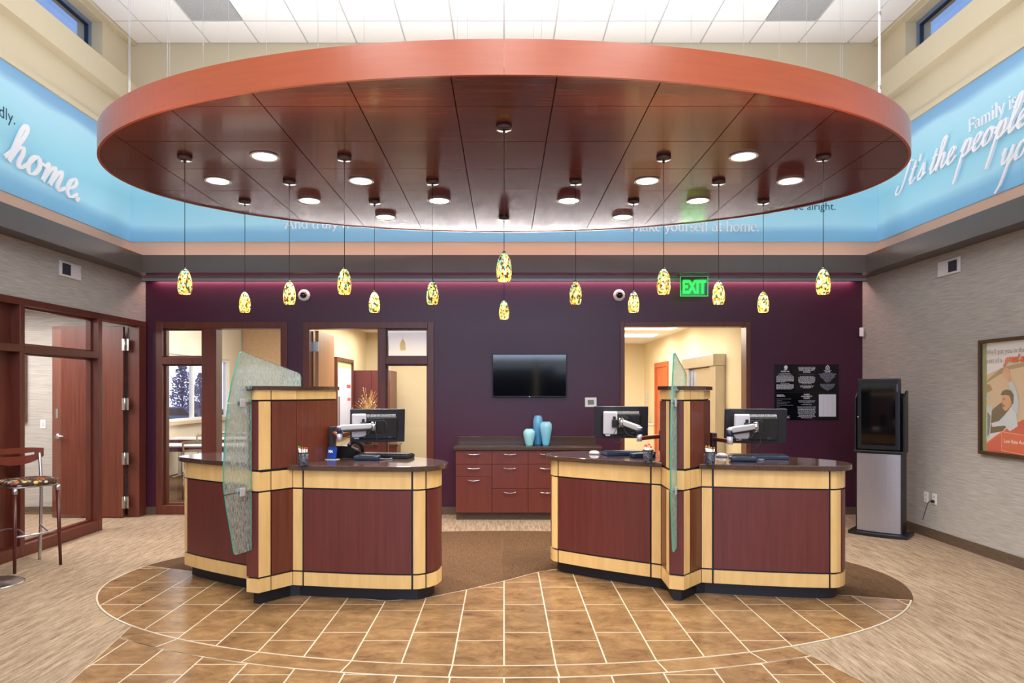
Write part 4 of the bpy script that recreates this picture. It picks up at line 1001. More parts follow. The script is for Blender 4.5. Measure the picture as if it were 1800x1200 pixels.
# ---- monitors seen from behind
def monitor(loc, yaw, tilt, wd, hg, label, vent=True):
    t = thing('monitor', label, 'monitor', loc, yaw, 'flat monitors on arms')
    R = Matrix.Rotation(tilt, 4, 'X')
    MB().box(-wd / 2, wd / 2, 0, 0.022, -hg / 2, hg / 2, 0, 0.004, R).build('bezel', M['darkplastic'], t)
    MB().box(-wd / 2 + 0.014, wd / 2 - 0.014, 0.0222, 0.024, -hg / 2 + 0.016, hg / 2 - 0.014, 0, 0, R).build('screen', M['screen'], t)
    MB().box(-wd * 0.36, wd * 0.36, -0.026, 0.0, -hg * 0.40, hg * 0.28, 0, 0.012, R).build('rear_housing', M['blackplastic'], t)
    v = MB()
    for i in range(26): v.box(-wd * 0.33 + i * wd * 0.66 / 26, -wd * 0.33 + (i + 0.6) * wd * 0.66 / 26, -0.030, -0.002, hg * 0.283, hg * 0.345, 0, 0, R)
    vs_ = v.build('vent_slots', M['silver'], t); vs_['kind'] = 'stuff'
    MB().box(-0.055, 0.055, -0.036, -0.026, -0.055, 0.055, 0, 0.004, R).build('mounting_plate', M['blackplastic'], t)
    for sx_ in (-1, 1):
        for sz in (-1, 1): MB().lathe([(0, -0.004), (0.006, -0.003), (0.007, 0.002)], 10, mtx=R @ Matrix.Translation((sx_ * 0.045, -0.037, sz * 0.045)) @ Matrix.Rotation(PI / 2, 4, 'X')).build('screw', M['alu'], t)
    MB().box(wd * 0.18, wd * 0.25, -0.032, -0.024, -hg * 0.37, -hg * 0.30, 0, 0.002, R).build('port_plug', M['navyplastic'], t)
    return t
def mini_pc(loc, yaw, tilt, label):
    t = thing('mini_computer', label, 'computer', loc, yaw, 'mini computers behind the monitors'); R = Matrix.Rotation(tilt, 4, 'X')
    MB().box(-0.06, 0.06, -0.036, 0, -0.1, 0.1, 0, 0.010, R).build('case', M['greyplastic'], t)
    MB().box(0.012, 0.062, -0.062, -0.038, -0.035, 0.035, 0, 0.004, R).build('power_brick', M['blackplastic'], t)
    MB().box(0.022, 0.045, -0.056, -0.038, 0.036, 0.062, 0, 0.002, R).build('plug', M['blackplastic'], t)
    MB().box(-0.04, 0.0, -0.03, -0.01, -0.115, -0.101, 0, 0.002, R).build('usb_plug', M['greyplastic'], t)
    return t
def arm(base, elbow, end, label, side):
    """pole plate on the tower, dark lower link, silver sprung link"""
    t = thing('monitor_mount', label, 'arm', base, 0, 'monitor arms on the towers'); B = Vector(base); E = Vector(elbow) - B; F = Vector(end) - B
    MB().box(-0.022, 0.022, -0.03, 0.03, -0.13, 0.05, 0, 0.006).build('wall_plate', M['blackplastic'], t)
    def link(a, b_, w, h, m_, nm):
        d = (b_ - a); l = d.length; x = d.normalized(); y = Vector((0, 0, 1)).cross(x).normalized(); z = x.cross(y)
        mt = Matrix(((x.x, y.x, z.x, a.x), (x.y, y.y, z.y, a.y), (x.z, y.z, z.z, a.z), (0, 0, 0, 1)))
        return MB().box(0, l, -w / 2, w / 2, -h / 2, h / 2, 0, 0.009, mt).build(nm, M[m_], t)
    low = E + Vector((0, 0, -0.035)); up = E + Vector((0, 0, 0.05))
    link(Vector((0, 0, 0.0)), low, 0.04, 0.034, 'frame', 'lower_link')
    MB().tube([E + Vector((0, 0, -0.06)), E + Vector((0, 0, 0.0))], 0.023, 16).build('pivot', M['silver'], t)
    MB().tube([E + Vector((0, 0, 0.001)), E + Vector((0, 0, 0.045))], 0.0235, 16).build('pivot_collar', M['navyplastic'], t)
    MB().tube([E + Vector((0, 0, 0.046)), E + Vector((0, 0, 0.062))], 0.024, 16).build('pivot_cap', M['silver'], t)
    u = link(up, F, 0.046, 0.045, 'silver', 'upper_link')
    d = (F - up); mid = up + d * 0.5 + Vector((0, 0, -0.030)); link(up + d * 0.1 + Vector((0, 0, -0.03)), up + d * 0.9 + Vector((0, 0, -0.03)), 0.03, 0.018, 'blackplastic', 'cable_channel')
    MB().tube([F + Vector((0, -0.012, -0.045)), F + Vector((0, -0.012, 0.035))], 0.022, 16).build('tilt_head', M['chrome'], t)
    MB().box(F.x - 0.018, F.x + 0.018, F.y - 0.005, F.y + 0.06, F.z - 0.02, F.z + 0.02, 0, 0.004).build('head_bracket', M['blackplastic'], t)
    c = [(up + Vector((0, -0.03, -0.01)))] + [up + d * k + Vector((0, -0.03, -0.05 - 0.04 * math.sin(k * PI))) for k in (0.2, 0.5, 0.8)] + [F + Vector((0, -0.03, 0.0))]
    MB().tube(bez(c, 6), 0.0035, 6).build('cable', M['cable'], t)
    c = [F + Vector((0.0, -0.03, 0.01)), F + Vector((0.03, -0.035, 0.06)), F + Vector((0.09, -0.02, 0.05)), F + Vector((0.12, -0.02, -0.02)), F + Vector((0.11, -0.01, -0.10))]
    MB().tube(bez(c, 6), 0.003, 6).build('cable', M['cable'], t)
    c = [F + Vector((-0.02, -0.03, -0.02)), F + Vector((-0.08, -0.03, -0.13)), F + Vector((-0.03, -0.035, -0.18)), F + Vector((0.03, -0.03, -0.12)), F + Vector((0.01, -0.02, -0.02))]
    MB().tube(bez(c, 6), 0.003, 6).build('cable', M['cable'], t)
    return t
# left station: one monitor on the right-hand counter
mA = AT(664, 748, 5.95); yA = math.radians(14)
monitor(mA, yA, math.radians(9), 0.465, 0.29, 'black flat monitor seen from behind on the left teller station')
mini_pc(mA + Vector((-0.145, -0.080, 0.01)), yA, math.radians(9), 'pale mini computer fixed behind the left station monitor')
arm(PW(podL, 0.21, 0.74, 1.275), AT(597, 762, 5.74), AT(657, 748, 5.84), 'silver monitor arm reaching right from the left station tower', 1)
mB = AT(1092, 742, 6.12); yB = math.radians(-4)
monitor(mB, yB, math.radians(6), 0.472, 0.285, 'black flat monitor seen from behind, left side of the right station')
mini_pc(mB + Vector((-0.108, -0.058, 0.0)), yB, math.radians(6), 'pale mini computer fixed behind the monitor left of the edge-on screen')
arm(PW(podR, -0.21, 0.66, 1.235), AT(1124, 763, 5.86), AT(1092, 741, 5.97), 'silver monitor arm reaching left from the right station tower', -1)
mC = AT(1328, 749, 5.62); yC = math.radians(-7)
monitor(mC, yC, math.radians(8), 0.488, 0.285, 'black flat monitor seen from behind, right side of the right station')
mini_pc(mC + Vector((-0.135, -0.055, 0.005)), yC, math.radians(8), 'pale mini computer fixed behind the rightmost monitor')
arm(PW(podR, 0.22, 0.62, 1.225), AT(1283, 767, 5.42), AT(1328, 749, 5.51), 'silver monitor arm reaching right from the right station tower', 1)

# ---- keyboards, mice, pin pads
def keyboard(loc, yaw, label, m_='darkplastic'):
    t = thing('keyboard', label, 'keyboard', loc, yaw, 'keyboards on the teller counters')
    MB().box(-0.23, 0.23, -0.085, 0.085, 0.0, 0.030, 0, 0.006).build('case', M[m_], t)
    k = MB()
    for r in range(5):
        for c in range(18): k.box(-0.22 + c * 0.0245, -0.22 + c * 0.0245 + 0.021, -0.06 + r * 0.027, -0.06 + r * 0.027 + 0.022, 0.030, 0.037)
    kk = k.build('keys', M['blackplastic'], t); kk['kind'] = 'stuff'
    return t
keyboard((-1.02, 5.97, CT_), math.radians(-12), 'long dark keyboard on the left station counter')
keyboard((1.12, 6.22, CT_), math.radians(10), 'long navy keyboard left of the edge-on glass screen', 'navyplastic')
keyboard((2.16, 5.86, CT_), math.radians(-6), 'long navy keyboard under the rightmost monitor', 'navyplastic')
def mouse(loc, yaw, label):
    t = thing('mouse', label, 'mouse', loc, yaw, 'computer mice on the teller counters')
    mb = MB(); prof = [(0, 0.034), (0.016, 0.032), (0.027, 0.022), (0.031, 0.010), (0.030, 0.0), (0, 0.0)]
    mb.lathe(prof, 18, mtx=Matrix.Diagonal((1, 1.75, 1, 1))); mb.build('shell', M['silver'], t)
    MB().box(-0.003, 0.003, 0.012, 0.038, 0.027, 0.0335, 0, 0.001).build('wheel', M['blackplastic'], t)
    MB().tube(bez([(0, 0.05, 0.006), (0.03, 0.12, 0.004), (0.10, 0.14, 0.004), (0.14, 0.10, 0.004)], 6), 0.002, 6).build('cord', M['cable'], t)
mouse((0.82, 6.27, CT_), 0.9, 'silver computer mouse left of the navy keyboard')
mouse((1.90, 6.02, CT_), 0.9, 'silver computer mouse near the right station tower')
def pinpad(loc, yaw, label):
    t = thing('card_reader', label, 'card reader', loc, yaw, 'card readers on the teller counters')
    R = Matrix.Rotation(math.radians(10), 4, 'X')
    MB().box(-0.105, 0.105, -0.045, 0.045, 0.0, 0.036, 0, 0.010).build('case', M['navyplastic'], t)
    MB().box(-0.06, 0.06, -0.046, 0.02, 0.0362, 0.0385, 0, 0.001).build('keypad', M['blackplastic'], t)
    MB().box(-0.085, 0.085, 0.026, 0.034, 0.0362, 0.042, 0, 0.001).build('swipe_slot', M['darkplastic'], t)
    MB().tube(bez([(0.10, 0.0, 0.015), (0.15, 0.02, 0.008), (0.19, 0.08, 0.006), (0.16, 0.14, 0.005)], 6), 0.0022, 6).build('cord', M['greycable'], t)
pinpad((-1.14, 5.745, CT_), math.radians(-6), 'small navy card reader in front of the left station keyboard')
pinpad((1.20, 5.98, CT_), math.radians(12), 'small navy card reader behind the pen cup left of the screen')
pinpad((1.96, 5.66, CT_), math.radians(-6), 'small navy card reader in front of the rightmost keyboard')
# ---- desk phone and card holder on the left station
t = thing('desk_phone', 'black desk phone with curved handset beside the left tower', 'phone', (-1.375, 6.03, CT_), math.radians(-25))
MB().add([(-0.09, -0.1, 0.0), (0.09, -0.1, 0.0), (0.09, 0.1, 0.0), (-0.09, 0.1, 0.0), (-0.09, -0.1, 0.10), (0.09, -0.1, 0.10), (0.09, 0.1, 0.025), (-0.09, 0.1, 0.025)], [(0, 3, 2, 1), (4, 5, 6, 7), (0, 1, 5, 4), (1, 2, 6, 5), (2, 3, 7, 6), (3, 0, 4, 7)]).build('base', M['blackplastic'], t)
MB().box(-0.03, 0.08, -0.06, 0.06, 0.0, 0.012, 0, 0.002, Matrix.Translation((0, 0, 0.075)) @ Matrix.Rotation(-0.36, 4, 'X')).build('keypad', M['greyplastic'], t)
MB().tube(bez([(0.10, 0.09, 0.045), (0.115, 0.06, 0.085), (0.11, 0.0, 0.125), (0.11, -0.08, 0.125), (0.11, -0.11, 0.105)], 6), 0.019, 10).build('handset', M['darkplastic'], t)
t = thing('card_holder', 'blue card in a clear holder beside the left tower', 'card holder', (-1.445, 5.77, CT_), math.radians(-22))
cd_ = MB().box(-0.045, 0.045, 0.0, 0.004, 0.004, 0.105, 0, 0, Matrix.Rotation(-0.16, 4, 'X')).build('card', M['bluecard'], t)
put_text('card_lettering', 'MA', 0.03, frame_mtx((-0.03, 0.002, 0.058), (1, 0, 0), (0, 0.16, 1)) @ Matrix.Translation((0, 0, 0.002)), M['white'], t, bold=0.002)
MB().box(-0.05, 0.05, -0.02, 0.05, 0, 0.004, 0, 0.001).build('foot', M['trimwhite'], t)

# ================================================================== CREDENZA, VASES, TV
CX = [-0.607, -0.152, 0.303, 0.758, 1.213]; CYF = 8.66
names = ['leftmost', 'second from the left', 'third from the left', 'rightmost']
for i in range(4):
    x0, x1 = CX[i], CX[i + 1]; wd = x1 - x0
    t = thing('base_cabinet', 'cherry base cabinet with drawers under the far worktop, %s of four' % names[i], 'cabinet', ((x0 + x1) / 2, CYF, 0), 0, 'cherry base cabinets along the plum wall')
    MB().box(-wd / 2, wd / 2, 0.02, BY - CYF - 0.002, 0.095, 0.885).build('carcass', M['cabinet'], t)
    MB().box(-wd / 2, wd / 2, 0.075, 0.42, 0, 0.095).build('plinth', M['base'], t)
    zs = [(0.10, 0.545), (0.55, 0.695), (0.70, 0.835)] if i == 0 else [(0.10, 0.392), (0.397, 0.695), (0.70, 0.835)]
    zs = [(0.10, 0.552), (0.557, 0.703), (0.708, 0.880)] if i == 0 else [(0.10, 0.400), (0.405, 0.703), (0.708, 0.880)]
    for z0, z1 in zs:
        d = MB().box(-wd / 2 + 0.002, wd / 2 - 0.002, 0, 0.02, z0, z1, 0, 0.0015).build('drawer', M['cabinet'], t)
        zc = z1 - 0.045
        MB().tube(bez([(-0.078, -0.001, zc + 0.004), (-0.072, -0.024, zc + 0.002), (0, -0.03, zc - 0.006), (0.072, -0.024, zc + 0.002), (0.078, -0.001, zc + 0.004)], 6), 0.0055, 8).build('handle', M['chrome'], d)
wt = thing('worktop', 'dark brown worktop with low backsplash over the cherry cabinets', 'worktop', (0.3, CYF, 0.886))
MB().box(-0.93, 0.93, -0.025, BY - CYF - 0.002, 0, 0.042, 0, 0.004).build('top', M['counter'], wt)
MB().box(-0.91, 0.915, BY - CYF - 0.022, BY - CYF - 0.001, 0.0425, 0.142, 0, 0.003).build('backsplash', M['counter'], wt)
def vase(x, y, prof, m, label):
    t = thing('vase', label, 'vase', (x, y, 0.929), 0, 'pale blue glass vases')
    inn = [(max(r - 0.005, 0.001), z) for r, z in prof[::-1]][:-2]
    body = MB().lathe([(0, 0)] + prof + inn, 32).build('body', M[m], t)
    return t
def vasemat(name, top, bot, h):
    m, n, b = newmat(name); tc = n.nodes.new('ShaderNodeTexCoord'); s = n.nodes.new('ShaderNodeSeparateXYZ'); mr = n.nodes.new('ShaderNodeMapRange'); mr.inputs['From Max'].default_value = h; cr = n.nodes.new('ShaderNodeValToRGB')
    n.links.new(tc.outputs['Object'], s.inputs[0]); n.links.new(s.outputs['Z'], mr.inputs['Value']); n.links.new(mr.outputs[0], cr.inputs[0]); n.links.new(cr.outputs[0], b.inputs['Base Color'])
    cr.color_ramp.elements[0].color = bot; cr.color_ramp.elements[1].color = top; b.inputs['Roughness'].default_value = 0.08; b.inputs['Coat Weight'].default_value = 0.6; b.inputs['Subsurface Weight'].default_value = 0.3; b.inputs['Subsurface Scale'].default_value = 0.02
    return m
M['vase_pale'] = vasemat('milky_blue_glass', lin(176, 226, 232), lin(150, 220, 232), 0.2); M['vase_tall'] = vasemat('deep_blue_glass', lin(112, 172, 204), lin(70, 160, 214), 0.38); M['vase_mid'] = vasemat('sky_blue_glass', lin(158, 212, 230), lin(104, 194, 226), 0.31)
vase(0.322, 8.82, [(0.044, 0.0), (0.047, 0.01), (0.066, 0.09), (0.077, 0.15), (0.074, 0.182), (0.056, 0.204), (0.047, 0.210), (0.050, 0.214)], 'vase_pale', 'squat pale blue glass vase, shortest of three')
vase(0.44, 8.93, [(0.046, 0.0), (0.047, 0.02), (0.056, 0.12), (0.065, 0.24), (0.064, 0.32), (0.055, 0.36), (0.044, 0.374), (0.048, 0.38)], 'vase_tall', 'tall deeper blue glass vase standing behind the other two')
vase(0.535, 8.80, [(0.042, 0.0), (0.044, 0.02), (0.060, 0.12), (0.076, 0.21), (0.079, 0.255), (0.070, 0.288), (0.052, 0.300), (0.055, 0.305)], 'vase_mid', 'sky blue glass vase of middle height, right of three')
t = thing('television', 'black flat television mounted on the plum wall', 'television', (0.335, BY - 0.06, 1.83))
MB().box(-0.49, 0.49, 0, 0.045, -0.283, 0.283, 0, 0.006).build('casing', M['blackplastic'], t)
MB().box(-0.478, 0.478, -0.0015, -0.0002, -0.268, 0.272).build('screen', M['screen'], t)
MB().box(-0.008, 0.008, -0.003, -0.001, -0.280, -0.272).build('power_light', M['alu'], t)
MB().box(-0.15, 0.15, 0.045, 0.0595, -0.12, 0.12).build('wall_bracket', M['blackplastic'], t)
t = thing('thermostat', 'white wall thermostat with grey display on the plum wall', 'thermostat', (1.142, BY - 0.002, 1.478))
MB().box(-0.076, 0.076, -0.022, 0, -0.062, 0.062, 0, 0.005).build('case', M['whiteplastic'], t)
MB().box(-0.042, 0.042, -0.0235, -0.0222, -0.030, 0.032).build('display', mat('lcd_grey', lin(120, 126, 112), 0.3), t)
# ---- dome cameras on the wall
for px, lab in ((535, 'white dome camera on the plum wall, left one'), (1088, 'white dome camera on the plum wall, right one')):
    p = AT(px, 519, BY - 0.002); t = thing('dome_camera', lab, 'camera', p, 0, 'dome cameras'); R = Matrix.Rotation(PI / 2, 4, 'X')
    MB().lathe([(0.074, 0), (0.078, 0.014), (0.068, 0.034), (0.052, 0.046), (0.044, 0.048)], 28, mtx=R).build('housing', M['whiteplastic'], t)
    MB().lathe([(0.045, 0.046), (0.041, 0.062), (0.028, 0.078), (0.0, 0.086)], 24, mtx=R).build('dome', M['screen'], t)
# ---- exit sign under the soffit
t = thing('exit_sign', 'green lit EXIT sign hanging from the soffit', 'sign', (2.425, 8.80, SOF - 0.002))
MB().box(-0.19, 0.19, -0.03, 0.03, -0.016, 0.0, 0, 0.004).build('canopy', M['alu'], t)
MB().box(-0.172, 0.172, -0.004, 0.004, -0.255, -0.017).build('pane', M['exit_glass'], t)
ed = MB()
for a in ((-0.178, -0.172, -0.255, -0.016), (0.172, 0.178, -0.255, -0.016), (-0.178, 0.178, -0.262, -0.255)): ed.box(a[0], a[1], -0.005, 0.005, a[2], a[3])
ed.build('pane_edge', M['exit_edge'], t)
put_text('lettering', 'EXIT', 0.235, frame_mtx((0, -0.0062, -0.222), (1, 0, 0), (0, 0, 1)), M['exit_green'], t, align='CENTER', bold=0.006, squash=0.62)
area('exit_glow', (2.425, 8.76, SOF - 0.15), (2.425, 9.1, SOF - 0.22), 0.3, 0.18, 0.5, (0.05, 1.0, 0.15))
# ---- motion sensor, notices
t = thing('motion_sensor', 'small white motion sensor in the corner beside the plum wall', 'sensor', (WX - 0.036, BY - 0.05, 2.40), math.radians(45))
MB().box(-0.032, 0.032, -0.03, 0.02, -0.058, 0.058, 0, 0.008).build('case', M['whiteplastic'], t)
MB().box(-0.024, 0.024, -0.032, -0.0295, -0.045, 0.01, 0, 0.001).build('lens', M['greyplastic'], t)
bx0, bx1 = (1361 - 886) / 1212 * BY, (1474 - 886) / 1212 * BY
zt, zm, zb = [EYE + (688 - v) / 1212 * BY for v in (640, 689, 738)]
def lines(cx, y0, n, wd, step, h, m, parent, name, taper=None, left=False, z_=0):
    mb = MB(); rr = random.Random(int(cx * 999) + n)
    for i in range(n):
        w_ = wd * (taper[i % len(taper)] if taper else 1.0); x = cx - (0 if left else w_ / 2); end = x + w_
        while x < end - 0.004:
            l = min(rr.uniform(0.010, 0.034), end - x); mb.box(x, x + l, -0.0098, -0.0085, y0 - i * step - h, y0 - i * step); x += l + 0.006
    o = mb.build(name, m, parent); o['kind'] = 'stuff'; return o
W_ = bx1 - bx0
n1 = thing('notice_board', 'upper black acrylic notice board headed HOME MORTGAGE DISCLOSURE ACT NOTICE', 'notice', ((bx0 + bx1) / 2, BY - 0.001, zm + 0.002), 0, 'black notice boards on the plum wall')
H1 = zt - zm
MB().box(-W_ / 2, W_ / 2, -0.008, 0, 0, H1 - 0.004, 0, 0.001).build('board', M['noticeblack'], n1)
TX = lambda x, z: frame_mtx((x, -0.0085, z), (1, 0, 0), (0, 0, 1))
for k, s_ in enumerate(('HOME MORTGAGE', 'DISCLOSURE ACT', 'NOTICE')): put_text('heading', s_, 0.026, TX(0.0, H1 - 0.062 - 0.026 * k), M['print_white'], n1, align='CENTER', bold=0.0008)
MB().box(-0.115, 0.115, -0.0098, -0.0085, H1 - 0.034, H1 - 0.0325).box(-0.115, 0.115, -0.0098, -0.0085, H1 - 0.135, H1 - 0.1335).build('rule', M['print_dim'], n1)['kind'] = 'stuff'
cyc = [0.78, 1.0, 0.95, 1.0, 0.98, 0.96, 0.86, 0.55]
lines(0.0, H1 - 0.160, 8, 0.225, 0.0138, 0.0062, M['print_white'], n1, 'small_print', cyc)
lines(0.0, H1 - 0.284, 3, 0.18, 0.0138, 0.0062, M['print_white'], n1, 'small_print', [1, 0.9, 0.55])
xl = -0.285
em = MB(); em.lathe([(0, 0), (0.024, 0)], 20, mtx=Matrix.Translation((xl + 0.01, -0.0087, H1 - 0.042)) @ Matrix.Rotation(PI / 2, 4, 'X')); em.add([(xl - 0.004, -0.0087, H1 - 0.06), (xl + 0.03, -0.0087, H1 - 0.066), (xl + 0.012, -0.0087, H1 - 0.078)], [(0, 1, 2)]); em.build('emblem', M['print_white'], n1)
put_text('heading', 'USA', 0.018, TX(xl, H1 - 0.082), M['print_white'], n1, align='CENTER', bold=0.0008)
put_text('heading', 'Patriot Act', 0.024, TX(xl, H1 - 0.104), M['print_white'], n1, align='CENTER', bold=0.0008)
put_text('small_heading', 'Important Information', 0.0165, TX(xl, H1 - 0.132), M['print_white'], n1, align='CENTER', bold=0.0003)
put_text('small_heading', 'About Opening a New Account', 0.0150, TX(xl, H1 - 0.150), M['print_white'], n1, align='CENTER', bold=0.0003)
lines(xl - 0.115, H1 - 0.160, 7, 0.23, 0.0118, 0.006, M['print_white'], n1, 'small_print', [1, 1, 1, 1, 1, 1, 0.55], True)
put_text('small_heading', 'What this means to you:', 0.0120, TX(xl, H1 - 0.256), M['print_white'], n1, align='CENTER', bold=0.0002)
lines(xl - 0.115, H1 - 0.268, 6, 0.23, 0.0112, 0.006, M['print_white'], n1, 'small_print', [1, 1, 1, 1, 1, 0.88], True)
xr = 0.275
hs = MB(); hz = H1 - 0.045
hs.add([(xr + a, -0.0088, hz + b_) for a, b_ in ((-0.026, 0.008), (0, 0.034), (0.026, 0.008), (0.026, -0.004), (0.018, -0.004), (0.018, 0.004), (0, 0.022), (-0.018, 0.004), (-0.018, -0.004), (-0.026, -0.004))], [(0, 1, 6, 7), (1, 2, 5, 6), (2, 3, 4, 5), (0, 7, 8, 9)])
hs.box(xr - 0.026, xr - 0.019, -0.0095, -0.0085, hz - 0.028, hz - 0.004).box(xr + 0.019, xr + 0.026, -0.0095, -0.0085, hz - 0.028, hz - 0.004).box(xr - 0.019, xr + 0.019, -0.0095, -0.0085, hz - 0.028, hz - 0.021).box(xr - 0.011, xr + 0.011, -0.0095, -0.0085, hz - 0.004, hz + 0.002).box(xr - 0.011, xr + 0.011, -0.0095, -0.0085, hz - 0.014, hz - 0.008)
hs.build('emblem', M['print_white'], n1)
put_text('small_heading', 'EQUAL HOUSING', 0.0125, TX(xr, H1 - 0.090), M['print_white'], n1, align='CENTER', bold=0.0004)
put_text('small_heading', 'LENDER', 0.020, TX(xr, H1 - 0.108), M['print_white'], n1, align='CENTER', bold=0.0007)
lines(xr, H1 - 0.117, 13, 0.235, 0.0099, 0.005, M['print_dim'], n1, 'small_print', [0.55, 1.0, 0.95, 0.84, 0.85, 0.8, 0.72, 0.62, 0.5, 0.34, 0.4, 0.3, 0.2])
lines(xr, H1 - 0.262, 9, 0.20, 0.0099, 0.005, M['print_dim'], n1, 'small_print', [1, 0.95, 0.9, 0.92, 0.8, 0.66, 0.5, 0.36, 0.15])
n2 = thing('notice_board', 'lower black acrylic notice board headed FUNDS AVAILABILITY POLICY with a white sheet', 'notice', ((bx0 + bx1) / 2, BY - 0.001, zb), 0, 'black notice boards on the plum wall')
H2 = zm - zb - 0.003
MB().box(-W_ / 2, W_ / 2, -0.008, 0, 0, H2, 0, 0.001).build('board', M['noticeblack'], n2)
for k, s_ in enumerate(('FUNDS', 'AVAILABILITY', 'POLICY')): put_text('heading', s_, 0.024, TX(0.0, H2 - 0.036 - 0.025 * k), M['print_white'], n2, align='CENTER', bold=0.0008)
lines(0.0, H2 - 0.104, 4, 0.225, 0.0115, 0.006, M['print_dim'], n2, 'small_print', [1, 0.95, 0.9, 0.4])
lines(0.0, H2 - 0.160, 1, 0.14, 0.0138, 0.0055, M['print_white'], n2, 'small_print')
lines(0.0, H2 - 0.189, 9, 0.245, 0.0180, 0.0062, M['print_white'], n2, 'small_print', [1, 0.95, 0.95, 0.93, 0.97, 0.92, 0.84, 0.95, 0.6])
put_text('small_heading', 'IMPORTANT', 0.016, TX(-0.395, H2 - 0.040), M['print_white'], n2, bold=0.0006); put_text('small_heading', 'INFORMATION', 0.016, TX(-0.395, H2 - 0.055), M['print_white'], n2, bold=0.0006)
lines(-0.395, H2 - 0.085, 7, 0.22, 0.0205, 0.004, M['print_dim'], n2, 'small_print', [0.85, 0.3, 0.82, 0.64, 1.0, 0.18, 0.5], True)
put_text('small_heading', 'NCUA', 0.024, TX(-0.30, 0.030), M['print_white'], n2, bold=0.001)
MB().box(-0.308, -0.222, -0.0095, -0.0085, 0.016, 0.018).box(-0.308, -0.222, -0.0095, -0.0085, 0.058, 0.060).box(-0.310, -0.308, -0.0095, -0.0085, 0.016, 0.060).box(-0.222, -0.220, -0.0095, -0.0085, 0.016, 0.060).build('box_outline', M['print_dim'], n2)['kind'] = 'stuff'
sh = MB().box(0.160, 0.385, -0.0100, -0.0082, 0.045, H2 - 0.026).build('sheet', M['paper'], n2)
lg = MB()
for x in (0.22, 0.275, 0.33): lg.box(x, x + 0.0015, -0.0108, -0.0101, 0.06, H2 - 0.05)
lg.build('ruled_lines', M['print_dim'], n2)['kind'] = 'stuff'

# ================================================================== SIDE WALLS: vents, sockets, poster, kiosk
def vent(x, y0, y1, z0, z1, s, dark_first, label):
    t = thing('air_vent', label, 'vent', (x, (y0 + y1) / 2, (z0 + z1) / 2)); h = (y1 - y0) / 2; v = (z1 - z0) / 2
    X0, X1 = sorted((0, -s * 0.014)); g_ = MB()
    MB().box(X0, X1, -h, h, -v, v, 0, 0.003).build('frame', M['ventwhite'], t)
    a, b_ = (-h * 0.78, -h * 0.02) if dark_first else (-h * 0.78, h * 0.02)
    q = -s * 0.0145
    MB().box(min(q, q - s * 0.001), max(q, q - s * 0.001), a, b_, -v * 0.72, v * 0.72).build('opening', M['ventdark'], t)
    lv = MB()
    for i in range(9):
        z = -v * 0.68 + i * v * 1.36 / 8.6; lv.box(min(q - s * 0.0012, q - s * 0.006), max(q - s * 0.0012, q - s * 0.006), a, b_, z, z + 0.004)
    lv.build('louvres', M['darkplastic'], t)['kind'] = 'stuff'
    MB().box(min(q, q - s * 0.006), max(q, q - s * 0.006), h * 0.86, h * 0.90, 0, v * 0.55).build('damper_lever', M['greyplastic'], t)
vent(-WX + 0.001, 7.32, 7.69, EYE + 1.235, EYE + 1.40, -1, True, 'white air vent with dark louvres high on the left wall')
vent(WX - 0.001, 7.14, 7.50, EYE + 1.24, EYE + 1.40, 1, True, 'white air vent with dark louvres high on the right wall')
for i, (y, lab) in enumerate(((7.72, 'white wall socket right of the silver kiosk, farther of two'), (7.57, 'white wall socket right of the silver kiosk, nearer of two'))):
    t = thing('wall_socket', lab, 'socket', (WX - 0.001, y, 0.44), 0, 'wall sockets')
    MB().box(-0.006, 0, -0.038, 0.038, -0.06, 0.06, 0, 0.002).build('plate', M['whiteplastic'], t)
    for z in (-0.024, 0.024): MB().box(-0.009, -0.0062, -0.017, 0.017, z - 0.014, z + 0.014, 0, 0.001).build('outlet', M['greyplastic'], t)
t = thing('power_cord', 'black power cord plugged into the nearer wall socket', 'cord', (WX - 0.010, 7.57, 0.416))
MB().box(-0.03, 0, -0.014, 0.014, -0.014, 0.014, 0, 0.004).build('plug', M['blackplastic'], t)
MB().tube(bez([(-0.03, 0, 0), (-0.06, 0.0, -0.01), (-0.10, -0.02, -0.08), (-0.13, -0.01, -0.20)], 6), 0.004, 6).build('cord', M['cable'], t)
# ---- light switch in the side office (seen through the pane) and a framed picture there
t = thing('light_switch', 'white light switch on the office wall beyond the storefront glass', 'switch', AT(76, 745, 9.119))
MB().box(-0.036, 0.036, -0.006, 0, -0.058, 0.058, 0, 0.002).build('plate', M['whiteplastic'], t)
MB().box(-0.014, 0.014, -0.01, -0.0062, -0.03, 0.03, 0, 0.002).build('rocker', M['greyplastic'], t)
t = thing('picture_frame', 'framed picture on the office wall beyond the storefront glass', 'picture', (-6.72, 9.118, 1.66))
for a in ((-0.42, 0.42, -0.44, -0.39), (-0.42, 0.42, 0.39, 0.44), (-0.42, -0.37, -0.39, 0.39), (0.37, 0.42, -0.39, 0.39)): MB().box(a[0], a[1], -0.05, 0, a[2], a[3], 0, 0.003).build('frame_bar', M['frame'], t)
MB().box(-0.37, 0.37, -0.02, -0.004, -0.39, 0.39).build('print', M['paper'], t)

